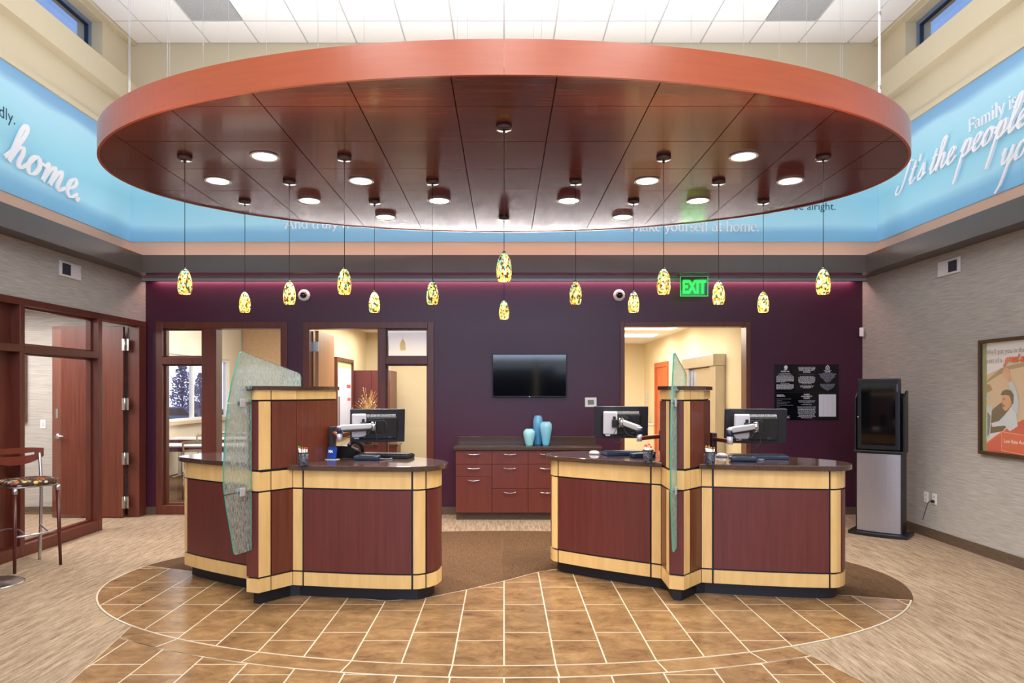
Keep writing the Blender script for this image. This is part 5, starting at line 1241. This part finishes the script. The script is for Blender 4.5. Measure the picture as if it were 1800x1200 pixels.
# ---- framed poster on the right wall
PY0, PY1, PZ0, PZ1 = 6.00, 6.825, 1.005, 2.125
t = thing('framed_poster', 'framed advertising poster of a man in a red convertible on the right wall', 'poster', (WX - 0.001, PY1, PZ0))
PWD, PHT = PY1 - PY0, PZ1 - PZ0
PM = frame_mtx((0, 0, 0), (0, -1, 0), (0, 0, 1))     # poster u to the viewer's right, v up, w towards the room
def pbox(u0, u1, v0, v1, w0, w1, m, nm): return MB().box(u0, u1, v0, v1, w0, w1, 0, 0.002 if w1 - w0 > 0.01 else 0, PM).build(nm, M[m], t)
FR = 0.034
M['posterframe'] = texmat('dark_walnut_frame', [lin(52,26,20), lin(70,36,26)], scale=(8,8,8), nscale=3, rough=0.4)
for a in ((0, PWD, 0, FR), (0, PWD, PHT - FR, PHT), (0, FR, FR, PHT - FR), (PWD - FR, PWD, FR, PHT - FR)): pbox(a[0], a[1], a[2], a[3], 0, 0.04, 'posterframe', 'frame_bar')

pl_ = [0]
def flat(poly, col, nm='print_area', rough=0.5):
    """one flat area of the printed picture"""
    pl_[0] += 1; z = 0.012 + pl_[0] * 0.0004
    key = 'print_%d_%d_%d' % col
    if key not in M: M[key] = mat(key, lin(*col), rough)
    mb = MB(); mb.add([PM @ Vector((u, v, z)) for u, v in poly], [tuple(range(len(poly)))])
    return mb.build(nm, M[key], pprint)
pprint = pbox(FR, PWD - FR, FR, PHT - FR, 0.004, 0.011, 'paper', 'poster_print')
a0, a1, b0, b1 = FR, PWD - FR, FR, PHT - FR
IM = 0.088                                              # left edge of the picture, right of the green margin
flat([(a0, b0), (IM, b0), (IM, b1), (a0, b1)], (98, 128, 78))
flat([(IM, 0.30), (a1, 0.30), (a1, 0.93), (IM + 0.2, 0.84), (IM, 0.78)], (206, 178, 150))      # sand
flat([(IM, 0.72), (0.20, 0.79), (0.30, 0.84), (0.42, 0.86), (a1, 0.90), (a1, 0.87), (0.40, 0.82), (0.25, 0.77), (IM, 0.70)], (150, 128, 92))
flat([(IM, 0.60), (0.17, 0.63), (0.14, 0.68), (IM, 0.69)], (140, 112, 84))
flat([(IM, 0.36), (0.18, 0.45), (0.30, 0.52), (0.36, 0.50), (0.44, 0.36), (0.30, 0.24), (IM, 0.20)], (62, 54, 50))  # car interior
flat([(IM, b0), (a1, b0), (a1, 0.42), (0.56, 0.36), (0.34, 0.26), (0.22, 0.20), (IM, 0.12)], (200, 62, 54))            # red bodywork
flat([(IM, b0), (0.30, 0.05), (0.50, b0)], (176, 50, 46)); flat([(IM, 0.118), (0.22, 0.198), (0.34, 0.258), (0.34, 0.244), (0.22, 0.184), (IM, 0.104)], (226, 116, 104))
flat([(IM, 0.14), (0.135, 0.17), (0.16, 0.40), (0.175, 0.50), (0.135, 0.46), (IM, 0.48)], (188, 198, 210)); flat([(0.098, 0.18), (0.128, 0.20), (0.148, 0.38), (0.10, 0.42)], (92, 104, 118)); flat([(IM, 0.53), (0.15, 0.555), (0.13, 0.58), (IM, 0.56)], (176, 186, 200))
flat([(0.155, 0.31), (0.26, 0.335), (0.34, 0.40), (0.42, 0.475), (0.47, 0.45), (0.50, 0.30), (0.46, 0.275), (0.40, 0.245), (0.335, 0.295), (0.17, 0.275)], (196, 208, 216))                 # shirt and near sleeve
flat([(0.44, 0.44), (0.41, 0.60), (0.385, 0.70), (0.43, 0.715), (0.47, 0.66), (0.52, 0.52), (0.50, 0.40)], (184, 196, 208))                # raised sleeve
flat([(0.385, 0.70), (0.365, 0.755), (0.405, 0.765), (0.425, 0.715)], (206, 150, 122)); flat([(0.315, 0.755), (0.305, 0.80), (0.325, 0.835), (0.375, 0.84), (0.405, 0.815), (0.41, 0.77), (0.375, 0.745)], (214, 160, 132))   # fist
for k in range(4): flat([(0.315 + k * 0.021, 0.80), (0.318 + k * 0.021, 0.832), (0.321 + k * 0.021, 0.832), (0.318 + k * 0.021, 0.80)], (170, 112, 88))
flat([(0.315, 0.455), (0.305, 0.48), (0.315, 0.50), (0.30, 0.525), (0.31, 0.58), (0.37, 0.60), (0.43, 0.56), (0.425, 0.50), (0.385, 0.45), (0.35, 0.43)], (204, 148, 118))                # face
flat([(0.285, 0.585), (0.31, 0.62), (0.36, 0.635), (0.42, 0.625), (0.455, 0.585), (0.45, 0.50), (0.425, 0.50), (0.415, 0.545), (0.40, 0.575), (0.35, 0.585), (0.31, 0.58)], (46, 34, 30))  # hair
flat([(0.395, 0.50), (0.405, 0.53), (0.425, 0.53), (0.425, 0.495)], (190, 130, 104)); flat([(0.312, 0.472), (0.345, 0.476), (0.335, 0.492), (0.314, 0.49)], (110, 50, 44)); flat([(0.318, 0.544), (0.346, 0.547), (0.346, 0.553), (0.318, 0.55)], (60, 40, 34)); flat([(0.322, 0.532), (0.338, 0.534), (0.338, 0.54), (0.322, 0.538)], (34, 26, 24))
flat([(0.30, 0.525), (0.292, 0.507), (0.312, 0.503)], (196, 138, 110))
flat([(0.30, 0.055), (0.70, 0.03), (0.70, 0.215), (0.30, 0.24)], (228, 150, 132)); flat([(0.305, 0.062), (0.70, 0.037), (0.70, 0.208), (0.305, 0.233)], (208, 78, 52))
def ptext(s, size, u, v, m, bold=0.0): return put_text('lettering', s, size, PM @ Matrix.Translation((u, v, 0.012 + 0.0004 * (pl_[0] + 2))), M[m], pprint, bold=bold, squash=0.92)
M['print_dark'] = mat('charcoal_print', lin(70, 72, 80), 0.6); M['print_orange'] = mat('orange_print', lin(214, 84, 48), 0.6)
ptext("We'll put you in the driver's", 0.066, 0.105, 0.975, 'print_dark'); ptext('seat of a', 0.066, 0.105, 0.893, 'print_dark')
o_, w__ = letter('script_lettering', 'g', {'g': (0.9, [[(0.62, 0.8), (0.4, 0.98), (0.12, 0.6), (0.2, 0.1), (0.45, 0.15), (0.62, 0.9)], [(0.62, 0.9), (0.58, 0.0), (0.4, -0.7), (0.05, -0.7), (0.1, -0.35), (0.9, 0.3)]])}, 0.045, PM @ Matrix.Translation((0.345, 0.888, 0.012 + 0.0004 * (pl_[0] + 2))), M['print_orange'], pprint, nib=0.2, ang=10, thin=0.14, slant=0.4, smooth=True, depth=0.0004)
SC2 = {'r': (0.7, [[(0.0, 0.3), (0.2, 1.05), (0.3, 0.85), (0.55, 0.9), (0.45, 0.2), (0.7, 0.2)]]), 'e': SCRIPT['e'], 'a': (0.95, [[(0.6, 0.8), (0.4, 0.98), (0.12, 0.6), (0.2, 0.05), (0.45, 0.15), (0.64, 0.9), (0.6, 0.2), (0.75, 0.0), (0.95, 0.3)]]), 't': SCRIPT['t'], ' ': SCRIPT[' '], 'n': (1.0, [[(0.0, 0.7), (0.14, 0.95), (0.18, 0.6), (0.14, 0.0)], [(0.14, 0.1), (0.4, 0.8), (0.55, 0.9), (0.6, 0.3), (0.75, 0.0), (1.0, 0.3)]]), 'w': (1.2, [[(0.0, 0.6), (0.14, 0.95), (0.12, 0.3), (0.3, 0.03), (0.5, 0.3), (0.58, 0.9), (0.56, 0.3), (0.75, 0.03), (1.0, 0.3), (1.05, 0.95), (1.2, 0.8)]])}
letter('script_lettering', 'reat new', SC2, 0.045, PM @ Matrix.Translation((0.383, 0.890, 0.012 + 0.0004 * (pl_[0] + 2))), M['print_orange'], pprint, nib=0.2, ang=10, thin=0.14, slant=0.4, smooth=True, depth=0.0004)
ptext('Low Rate Auto Loans', 0.050, 0.335, 0.135, 'print_white', 0.0004)
pbox(FR, PWD - FR, FR, PHT - FR, 0.027, 0.030, 'glass', 'cover_glass')

# ---- kiosk
t = thing('display_kiosk', 'black and silver information kiosk with upright screen near the right corner', 'kiosk', (4.30, 7.86, 0), math.radians(-40.5))
# local x runs along the front (viewer's right = +x), -y faces the room
def bow(w, d, y, nn=10): return [(-w / 2 + w * i / nn, y - d * (1 - (2 * i / nn - 1) ** 2)) for i in range(nn + 1)]
f = bow(0.60, 0.05, -0.20); MB().prism(f + [(0.30, 0.16), (-0.30, 0.16)], 0, 0.035).build('base_plate', M['blackplastic'], t)
f = bow(0.47, 0.03, -0.125); MB().prism(f + [(0.235, 0.10), (-0.235, 0.10)], 0.035, 0.93).build('pedestal', M['blackplastic'], t)
f = bow(0.44, 0.028, -0.129); MB().prism([(x, y - 0.008) for x, y in f] + [(x, y - 0.002) for x, y in f[::-1]], 0.045, 0.92).build('front_panel', M['silver_panel'], t)
MB().box(-0.25, 0.25, -0.165, 0.11, 0.93, 0.955, 0, 0.004).build('shelf', M['blackplastic'], t)
for s in (-1, 1):
    pts = [(-0.10, 0.955), (0.10, 0.955), (0.10, 1.63), (0.02, 1.63), (-0.10, 1.55)]
    xa, xb = sorted((s * 0.238, s * 0.252)); vs = [(xa, y, z) for y, z in pts] + [(xb, y, z) for y, z in pts]
    MB().add(vs, [tuple(range(5)), tuple(range(9, 4, -1))] + [(i, (i + 1) % 5, 5 + (i + 1) % 5, 5 + i) for i in range(5)]).build('side_cheek', M['blackplastic'], t)
MB().box(-0.238, 0.238, 0.08, 0.10, 0.955, 1.60).build('rear_board', M['blackplastic'], t)
dsp = MB().box(-0.215, 0.215, -0.15, -0.06, 0.965, 1.765, 0, 0.012).build('display', M['darkplastic'], t)
MB().box(-0.172, 0.172, -0.1525, -0.1502, 1.02, 1.715).build('screen', M['screen'], dsp)
MB().box(0.186, 0.192, -0.1515, -0.1502, 1.62, 1.70).build('badge', M['print_dim'], dsp)
MB().lathe([(0, 0), (0.010, 0), (0.010, 0.006), (0.004, 0.014), (0, 0.014)], 12, mtx=Matrix.Translation((-0.205, -0.15, 1.33)) @ Matrix.Rotation(PI / 2, 4, 'X')).build('lock', M['chrome'], dsp)

# ================================================================== LEFT FOREGROUND: stool, pedestal
def seatmat():
    m, n, b = newmat('dotted_upholstery'); L = n.links.new
    tc = n.nodes.new('ShaderNodeTexCoord'); vo = n.nodes.new('ShaderNodeTexVoronoi'); vo.inputs['Scale'].default_value = 24; vo.inputs['Randomness'].default_value = 0.55
    L(tc.outputs['Object'], vo.inputs['Vector']); sc_ = n.nodes.new('ShaderNodeSeparateColor'); L(vo.outputs['Color'], sc_.inputs[0])
    cr = n.nodes.new('ShaderNodeValToRGB'); cr.color_ramp.interpolation = 'CONSTANT'; L(sc_.outputs[1], cr.inputs[0]); els = cr.color_ramp.elements
    cols = [(0, lin(196, 104, 52)), (0.22, lin(110, 64, 46)), (0.42, lin(150, 160, 120)), (0.58, lin(206, 190, 110)), (0.72, lin(196, 196, 178)), (0.88, lin(150, 80, 60))]
    els[0].position, els[0].color = cols[0]; els[1].position, els[1].color = cols[1]
    for p, c in cols[2:]: q = els.new(p); q.color = c
    th = n.nodes.new('ShaderNodeMath'); th.operation = 'LESS_THAN'; th.inputs[1].default_value = 0.48; L(vo.outputs['Distance'], th.inputs[0])
    mx = n.nodes.new('ShaderNodeMix'); mx.data_type = 'RGBA'; L(th.outputs[0], mx.inputs['Factor']); mx.inputs['A'].default_value = lin(70, 46, 36); L(cr.outputs[0], mx.inputs['B'])
    L(mx.outputs['Result'], b.inputs['Base Color']); b.inputs['Roughness'].default_value = 0.85
    return m
M['seatfab'] = seatmat(); M['dark_leg'] = mat('dark_cherry_leg', lin(78, 28, 24), 0.3)
# stool local frame: +x = its front; front feet at (0.19, +-0.19)
fr_, ba = Vector((-4.353, 6.13)), Vector((-4.15, 6.455))
c0 = (fr_ + ba) / 2; dfr = (ba - fr_).normalized(); nrm = Vector((dfr.y, -dfr.x))     # nrm: towards the stool's front
ang = math.atan2(nrm.y, nrm.x); o_ = c0 - nrm * 0.19
t = thing('bar_stool', 'bar stool with dotted seat, dark front legs and chrome back legs', 'stool', (o_.x, o_.y, 0), ang)
hw = 0.19
for s in (-1, 1):
    MB().tube([(0.19, s * hw, 0.0), (0.165, s * 0.178, 0.70)], 0.013, 12, r1=0.018).build('front_leg', M['dark_leg'], t)
    MB().tube([(0.165, s * 0.178, 0.70), (0.163, s * 0.177, 0.752)], 0.021, 14).build('leg_collar', M['alu'], t)
    MB().tube(bez([(-0.20, s * 0.185, 0.0), (-0.165, s * 0.18, 0.35), (-0.155, s * 0.18, 0.72), (-0.185, s * 0.185, 0.92), (-0.215, s * 0.19, 1.03)], 6), 0.014, 12).build('rear_leg', M['alu'], t)
MB().tube([(0.163, -0.177, 0.756), (0.163, 0.177, 0.756), (-0.155, 0.18, 0.756), (-0.155, -0.18, 0.756), (0.163, -0.177, 0.756)], 0.010, 8).build('seat_frame', M['alu'], t)
seat = MB(); pr = []
nn = 32
def sq(a, e): return (abs(math.cos(a)) ** e * math.copysign(1, math.cos(a)), abs(math.sin(a)) ** e * math.copysign(1, math.sin(a)))
vs = []; fs = []
rings = [(0.93, 0.768), (1.0, 0.785), (0.99, 0.802), (0.90, 0.814), (0.6, 0.820), (0.25, 0.818), (0.02, 0.817)]
for r, z in rings:
    for k in range(nn):
        x, y = sq(2 * PI * k / nn, 0.55); vs.append((0.205 * r * x + 0.005, 0.215 * r * y, z))
for i in range(len(rings) - 1):
    for k in range(nn): fs.append((i * nn + k, i * nn + (k + 1) % nn, (i + 1) * nn + (k + 1) % nn, (i + 1) * nn + k))
fs.append(tuple(range(nn - 1, -1, -1))); seat.add(vs, fs, 0, True).build('seat', M['seatfab'], t)
bk = MB(); m = 20
def bstrip(u0, u1, f0, f1, m=18):
    vs = []; fs = []
    for i in range(m + 1):
        u = u0 + (u1 - u0) * i / m; y = 0.225 * u; x = -0.255 + 0.05 * u * u
        hb = 0.965 - 0.045 * (1 - u * u) + 0.03 * abs(u) ** 3; ht = 1.075 + 0.012 * (1 - u * u)
        for dx, f in ((0, f0), (0, f1), (-0.02, f1), (-0.02, f0)): vs.append((x + dx, y, hb + (ht - hb) * f))
    for i in range(m):
        for q in range(4): fs.append((i * 4 + q, i * 4 + (q + 1) % 4, (i + 1) * 4 + (q + 1) % 4, (i + 1) * 4 + q))
    fs += [(0, 1, 2, 3), tuple(m * 4 + q for q in (3, 2, 1, 0))]
    bk.add(vs, fs)
bstrip(-1, 1, 0, 0.50); bstrip(-1, 1, 0.66, 1); bstrip(-1, -0.72, 0.50, 0.66, 4); bstrip(0.72, 1, 0.50, 0.66, 4)
bk.build('backrest', mat('glossy_cherry', lin(112, 52, 38), 0.22, coat=0.3), t)
MB().tube([(0.178, -0.183, 0.32), (0.178, 0.183, 0.32)], 0.011, 10).build('footrest', M['alu'], t)
for s in (-1, 1): MB().tube(bez([(0.178, s * 0.10, 0.32), (0.05, s * 0.10, 0.36), (-0.08, s * 0.14, 0.36), (-0.172, s * 0.18, 0.33)], 6), 0.008, 8).build('side_stretcher', M['alu'], t)
t = thing('pedestal_stand', 'round brushed-steel pedestal foot at the left edge, in front of the stool', 'stand', (-4.33, 5.80, 0))
MB().lathe([(0, 0.0), (0.25, 0.0), (0.25, 0.006), (0.235, 0.012), (0.05, 0.022), (0.032, 0.04), (0, 0.04)], 48).build('foot_plate', M['steel'], t)
MB().tube([(0, 0, 0.03), (0, 0, 1.05)], 0.022, 16).build('column', M['alu'], t)

# ================================================================== ROOMS BEHIND
# meeting room: three tables, chairs
for i, (y, nm) in enumerate(((11.2, 'nearest'), (12.9, 'middle'), (15.0, 'farthest'))):
    t = thing('meeting_table', 'long white-topped table in the meeting room, %s of three' % nm, 'table', (-4.95, y + 0.3, 0), 0, 'meeting room tables')
    MB().box(-1.40, 1.40, -0.3, 0.3, 0.715, 0.740, 0, 0.004).build('tabletop', M['tabletop_white'], t)
    MB().box(-1.38, 1.38, -0.285, -0.265, 0.64, 0.714).build('modesty_rail', M['plum_edge'], t)
    for sx_ in (-1.25, 1.25):
        MB().box(sx_ - 0.03, sx_ + 0.03, -0.03, 0.03, 0.03, 0.715).build('leg', M['alu'], t)
        MB().box(sx_ - 0.03, sx_ + 0.03, -0.27, 0.27, 0, 0.03, 0, 0.006).build('foot', M['alu'], t)
def chair_proto():
    t = thing('meeting_chair', None, 'chair')
    MB().box(-0.22, 0.22, -0.2, 0.22, 0.44, 0.475, 0, 0.012).build('seat', M['darkplastic'], t)
    for s in (-1, 1):
        MB().tube(bez([(s * 0.205, -0.19, 0.44), (s * 0.21, -0.21, 0.62), (s * 0.215, -0.25, 0.86)], 5), 0.014, 8).build('back_post', M['beech'], t)
        MB().tube([(s * 0.21, -0.20, 0.44), (s * 0.22, -0.24, 0.012), (s * 0.22, 0.24, 0.012), (s * 0.21, 0.19, 0.44)], 0.009, 8).build('sled_leg', M['chrome'], t)
    for z, h in ((0.82, 0.05), (0.70, 0.035), (0.59, 0.03)):
        m_ = MB(); k = 8; vs = []; fs = []
        for i in range(k + 1):
            u = -1 + 2 * i / k; yy = -0.225 - 0.06 * (z - 0.6) - 0.03 * (1 - u * u)
            for dy, zz in ((0, z), (0, z + h), (-0.014, z + h), (-0.014, z)): vs.append((0.215 * u, yy + dy, zz + 0.015 * (1 - u * u)))
        for i in range(k):
            for q in range(4): fs.append((i * 4 + q, i * 4 + (q + 1) % 4, (i + 1) * 4 + (q + 1) % 4, (i + 1) * 4 + q))
        fs += [(0, 1, 2, 3), tuple(k * 4 + q for q in (3, 2, 1, 0))]
        m_.add(vs, fs).build('back_slat', M['beech'], t)
    return t
ch = chair_proto(); ch.location = (-4.62, 10.62, 0); ch['label'] = 'pale ladder-back meeting chair at the nearest table, seen through the sidelight'; ch['group'] = 'ladder-back meeting chairs'
dup(ch, (-5.18, 12.35, 0), 'pale ladder-back meeting chair at the middle table, seen through the sidelight', 'ladder-back meeting chairs')
dup(ch, (-5.75, 14.4, 0), 'pale ladder-back meeting chair at the farthest table', 'ladder-back meeting chairs')
dup(ch, (-3.95, 12.3, 0), 'pale ladder-back meeting chair showing beside the rain-glass screen', 'ladder-back meeting chairs')
# office behind door_2: poster, tall cabinet, dried branches
t = thing('framed_print', 'framed pale print on the office wall behind the open door leaf', 'picture', (-2.719, 11.66, 1.52))
for a in ((-0.62, 0.62, -0.66, -0.60), (-0.62, 0.62, 0.60, 0.66), (-0.62, -0.56, -0.60, 0.60), (0.56, 0.62, -0.60, 0.60)): MB().box(0, 0.045, a[0], a[1], a[2], a[3], 0, 0.003).build('frame_bar', M['frame'], t)
pp_ = MB().box(0.002, 0.012, -0.56, 0.56, -0.60, 0.60).build('print', mat('lavender_print', lin(206, 212, 236), 0.5), t)
for a, col in (((-0.56, 0.56, -0.60, -0.46), (150, 160, 120)), ((-0.40, -0.28, -0.46, 0.02), (120, 116, 120)), ((0.2, 0.5, 0.16, 0.22), (220, 92, 84)), ((0.26, 0.5, -0.06, -0.01), (222, 110, 96)), ((-0.56, 0.56, 0.50, 0.60), (176, 190, 150))):
    MB().box(0.0121, 0.0135, a[0], a[1], a[2], a[3]).build('print_area', mat('print_tint_%d' % col[0], lin(*col), 0.5), t)
t = thing('tall_cabinet', 'tall dark cherry cabinet standing in the office behind the monitor', 'cabinet', (-2.37, 12.75, 0))
MB().box(-0.325, 0.325, -0.42, 0.4, 0.08, 2.0).build('body', M['cherry_flat'], t); MB().box(-0.31, 0.31, -0.40, 0.38, 0, 0.08).build('plinth', M['black'], t)
for s in (-1, 1):
    d = MB().box(min(s * 0.322, s * 0.002), max(s * 0.322, s * 0.002), -0.44, -0.422, 0.085, 1.995, 0, 0.002).build('door', M['cherry_flat'], t)
    MB().tube([(s * 0.03, -0.455, 0.95), (s * 0.03, -0.455, 1.1)], 0.006, 8).build('handle', M['alu'], d)
t = thing('low_cabinet', 'low cherry cabinet under the dried branches in the office', 'cabinet', (-2.12, 11.6, 0))
MB().box(-0.35, 0.35, -0.22, 0.22, 0.06, 0.72, 0, 0.003).build('body', M['cabinet'], t); MB().box(-0.33, 0.33, -0.2, 0.2, 0, 0.06).build('plinth', M['black'], t)
MB().box(-0.37, 0.37, -0.24, 0.24, 0.72, 0.75, 0, 0.003).build('top', M['counter'], t)
t = thing('branch_vase', 'copper vase of dried golden branches on the low office cabinet', 'vase', (-2.265, 11.5, 0.751))
MB().lathe([(0, 0), (0.06, 0), (0.085, 0.10), (0.08, 0.28), (0.05, 0.44), (0.058, 0.50), (0.05, 0.50), (0.042, 0.44), (0, 0.42)], 24).build('vase_body', M['copper'], t)
tw = MB(); bd = MB(); rr = random.Random(4)
for i in range(64):
    a = rr.uniform(0, 2 * PI); sp_ = rr.uniform(0.03, 0.24); h = rr.uniform(0.66, 0.99) - sp_ * 0.75
    p = [Vector((0, 0, 0.43)), Vector((sp_ * 0.35 * math.cos(a), sp_ * 0.35 * math.sin(a), 0.43 + (h - 0.43) * 0.5)), Vector((sp_ * math.cos(a + 0.4), sp_ * math.sin(a + 0.4), h))]
    if i % 3 == 0: p.append(p[-1] + Vector((0.05 * math.cos(a), 0.05 * math.sin(a), -0.05)))
    tw.tube(bez(p, 4), 0.0022, 4)
    q = p[-1]; bd.lathe([(0, -0.011), (0.010, 0), (0, 0.011)], 6, c=q) if i % 2 else None
tw.build('twigs', M['twig'], t)['kind'] = 'stuff'; bd.build('buds', M['bud'], t)['kind'] = 'stuff'
# vault room: steel door, notice, counter machine
t = thing('vault_door', 'stainless-steel vault door with heavy frame and round handle in the back room', 'vault door', (3.40, 11.5, 0))
def vb(nm, x0, x1, y0, y1, z0, z1, m_='steel_gold', b_=0.006): return MB().box(x0, x1, y0, y1, z0, z1, 0, b_).build(nm, M[m_], t)
vb('frame_post', -0.16, -0.001, -0.92, -0.62, 0, 2.02); vb('frame_post', -0.16, -0.001, 0.62, 0.92, 0, 2.02); vb('frame_head', -0.20, -0.001, -0.94, 0.94, 2.02, 2.20)
lf_ = vb('door_leaf', -0.10, -0.02, -0.615, 0.615, 0.02, 2.01)
MB().box(-0.13, -0.101, 0.50, 0.60, 0.05, 1.98, 0, 0.004).build('hinge_rail', M['chrome'], lf_); MB().box(-0.118, -0.101, -0.60, -0.56, 0.05, 1.98, 0, 0.004).build('edge_rail', M['chrome'], lf_)
whl = MB(); whl.tube([(-0.22 + 0.0, 0.0 + 0.22 * math.cos(k * PI / 12), 1.10 + 0.22 * math.sin(k * PI / 12)) for k in range(25)], 0.016, 10)
for k in range(3): whl.tube([(-0.21, 0, 1.10), (-0.22, 0.22 * math.cos(k * 2.094 + .5), 1.10 + 0.22 * math.sin(k * 2.094 + .5))], 0.010, 8)
whl.tube([(-0.10, 0, 1.10), (-0.23, 0, 1.10)], 0.03, 14); whl.build('hand_wheel', M['chrome'], lf_)
t = thing('vault_counter', 'cream counter against the back room wall beside the left monitor', 'counter', (3.05, 15.95, 0))
MB().box(-0.36, 0.345, -0.3, 0.72, 0, 0.86).build('body', M['room_cream'], t); MB().box(-0.38, 0.347, -0.32, 0.74, 0.86, 0.89, 0, 0.004).build('top', M['whiteplastic'], t)
t = thing('currency_counter', 'small grey machine on the cream counter in the back room', 'machine', (3.12, 15.9, 0.891))
MB().box(-0.14, 0.14, -0.14, 0.14, 0, 0.14, 0, 0.012).build('case', M['greyplastic'], t); MB().box(-0.11, 0.11, -0.12, 0.0, 0.14, 0.22, 0, 0.01).build('hopper', M['whiteplastic'], t); MB().box(-0.08, 0.08, -0.1415, -0.1402, 0.04, 0.10).build('keypad', M['darkplastic'], t)
t = thing('paper_notice', 'small paper notice on the back room side wall', 'notice', (3.398, 16.35, 1.46))
MB().box(-0.002, 0, -0.12, 0.12, -0.17, 0.17).build('sheet', M['paper'], t)
lt = MB()
for k in range(8): lt.box(-0.003, -0.0021, -0.09, 0.09 - 0.03 * (k % 3), 0.12 - k * 0.032, 0.128 - k * 0.032)
lt.build('text_lines', M['print_dim'], t)['kind'] = 'stuff'

# ================================================================== OUTSIDE the meeting room window
def tree(x, y, h, seed, label):
    t = thing('tree', label, 'tree', (x, y, -0.60)); r = random.Random(seed)
    tr = MB().tube(bez([(0, 0, 0), (0.03, 0, h * 0.3), (-0.03, 0.02, h * 0.6), (0, 0, h * 0.92)], 5), 0.09, 8, r1=0.02)
    for i in range(16):
        a = r.uniform(0, 2 * PI); z0 = h * r.uniform(0.3, 0.7); l = h * r.uniform(0.15, 0.3)
        tr.tube([(0, 0, z0), (l * 0.5 * math.cos(a), l * 0.5 * math.sin(a), z0 + l * 0.5), (l * 0.75 * math.cos(a), l * 0.75 * math.sin(a), z0 + l)], 0.022, 5, r1=0.006)
    tr.build('trunk', M['bark'], t)
    lv = MB()
    for i in range(800):
        a = r.uniform(0, 2 * PI); q = r.random() ** 0.5; zz = r.uniform(0.27, 1.0); wd = h * 0.17 * math.sin(max(0.05, (1.06 - zz) / 0.8) * PI * 0.62) ** 0.8
        c = Vector((wd * q * math.cos(a), wd * q * math.sin(a), h * zz)); s = 0.085
        u = Vector((r.uniform(-1, 1), r.uniform(-1, 1), r.uniform(-1, 1))).normalized(); v = u.orthogonal().normalized()
        lv.add([c + u * s, c + v * s * 0.6, c - u * s, c - v * s * 0.6], [(0, 1, 2, 3)])
    lv.build('foliage', M['leaf'], t)['kind'] = 'stuff'
tree((320 - 886) / 1212 * 40, 40, 3.9, 3, 'young dark-leaved tree outside the meeting room window, the larger')
tree((353 - 886) / 1212 * 48, 48, 3.5, 8, 'young dark-leaved tree outside the meeting room window, partly behind the mullion')
def car(x, y, rz, label):
    t = thing('car', label, 'car', (x, y, -0.60), rz)
    side = [(-2.1, 0.3), (2.1, 0.3), (2.15, 0.7), (1.3, 0.88), (0.7, 1.38), (-1.1, 1.42), (-1.8, 0.98), (-2.15, 0.92)]
    vs = [(u, -0.85, z) for u, z in side] + [(u, 0.85, z) for u, z in side]; k = len(side)
    MB().add(vs, [tuple(range(k)), tuple(range(2 * k - 1, k - 1, -1))] + [(i, (i + 1) % k, k + (i + 1) % k, k + i) for i in range(k)]).build('body', M['car'], t)
    win = [(-1.55, 0.98), (1.1, 0.92), (0.62, 1.33), (-1.05, 1.36)]
    for s in (-1, 1): MB().add([(u, s * 0.856, z) for u, z in win], [(0, 1, 2, 3)]).build('side_window', M['carglass'], t)
    for u in (-1.35, 1.35):
        for s in (-1, 1): MB().lathe([(0, -0.1), (0.3, -0.1), (0.32, 0), (0.3, 0.1), (0, 0.1)], 18, mtx=Matrix.Translation((u, s * 0.8, 0.32)) @ Matrix.Rotation(PI / 2, 4, 'X')).build('wheel', M['black'], t)
car((285 - 886) / 1212 * 37, 37, 1.15, 'parked car outside the meeting room window, left of the tree')
car((352 - 886) / 1212 * 53, 53, 1.15, 'parked car outside the meeting room window, right of the tree')
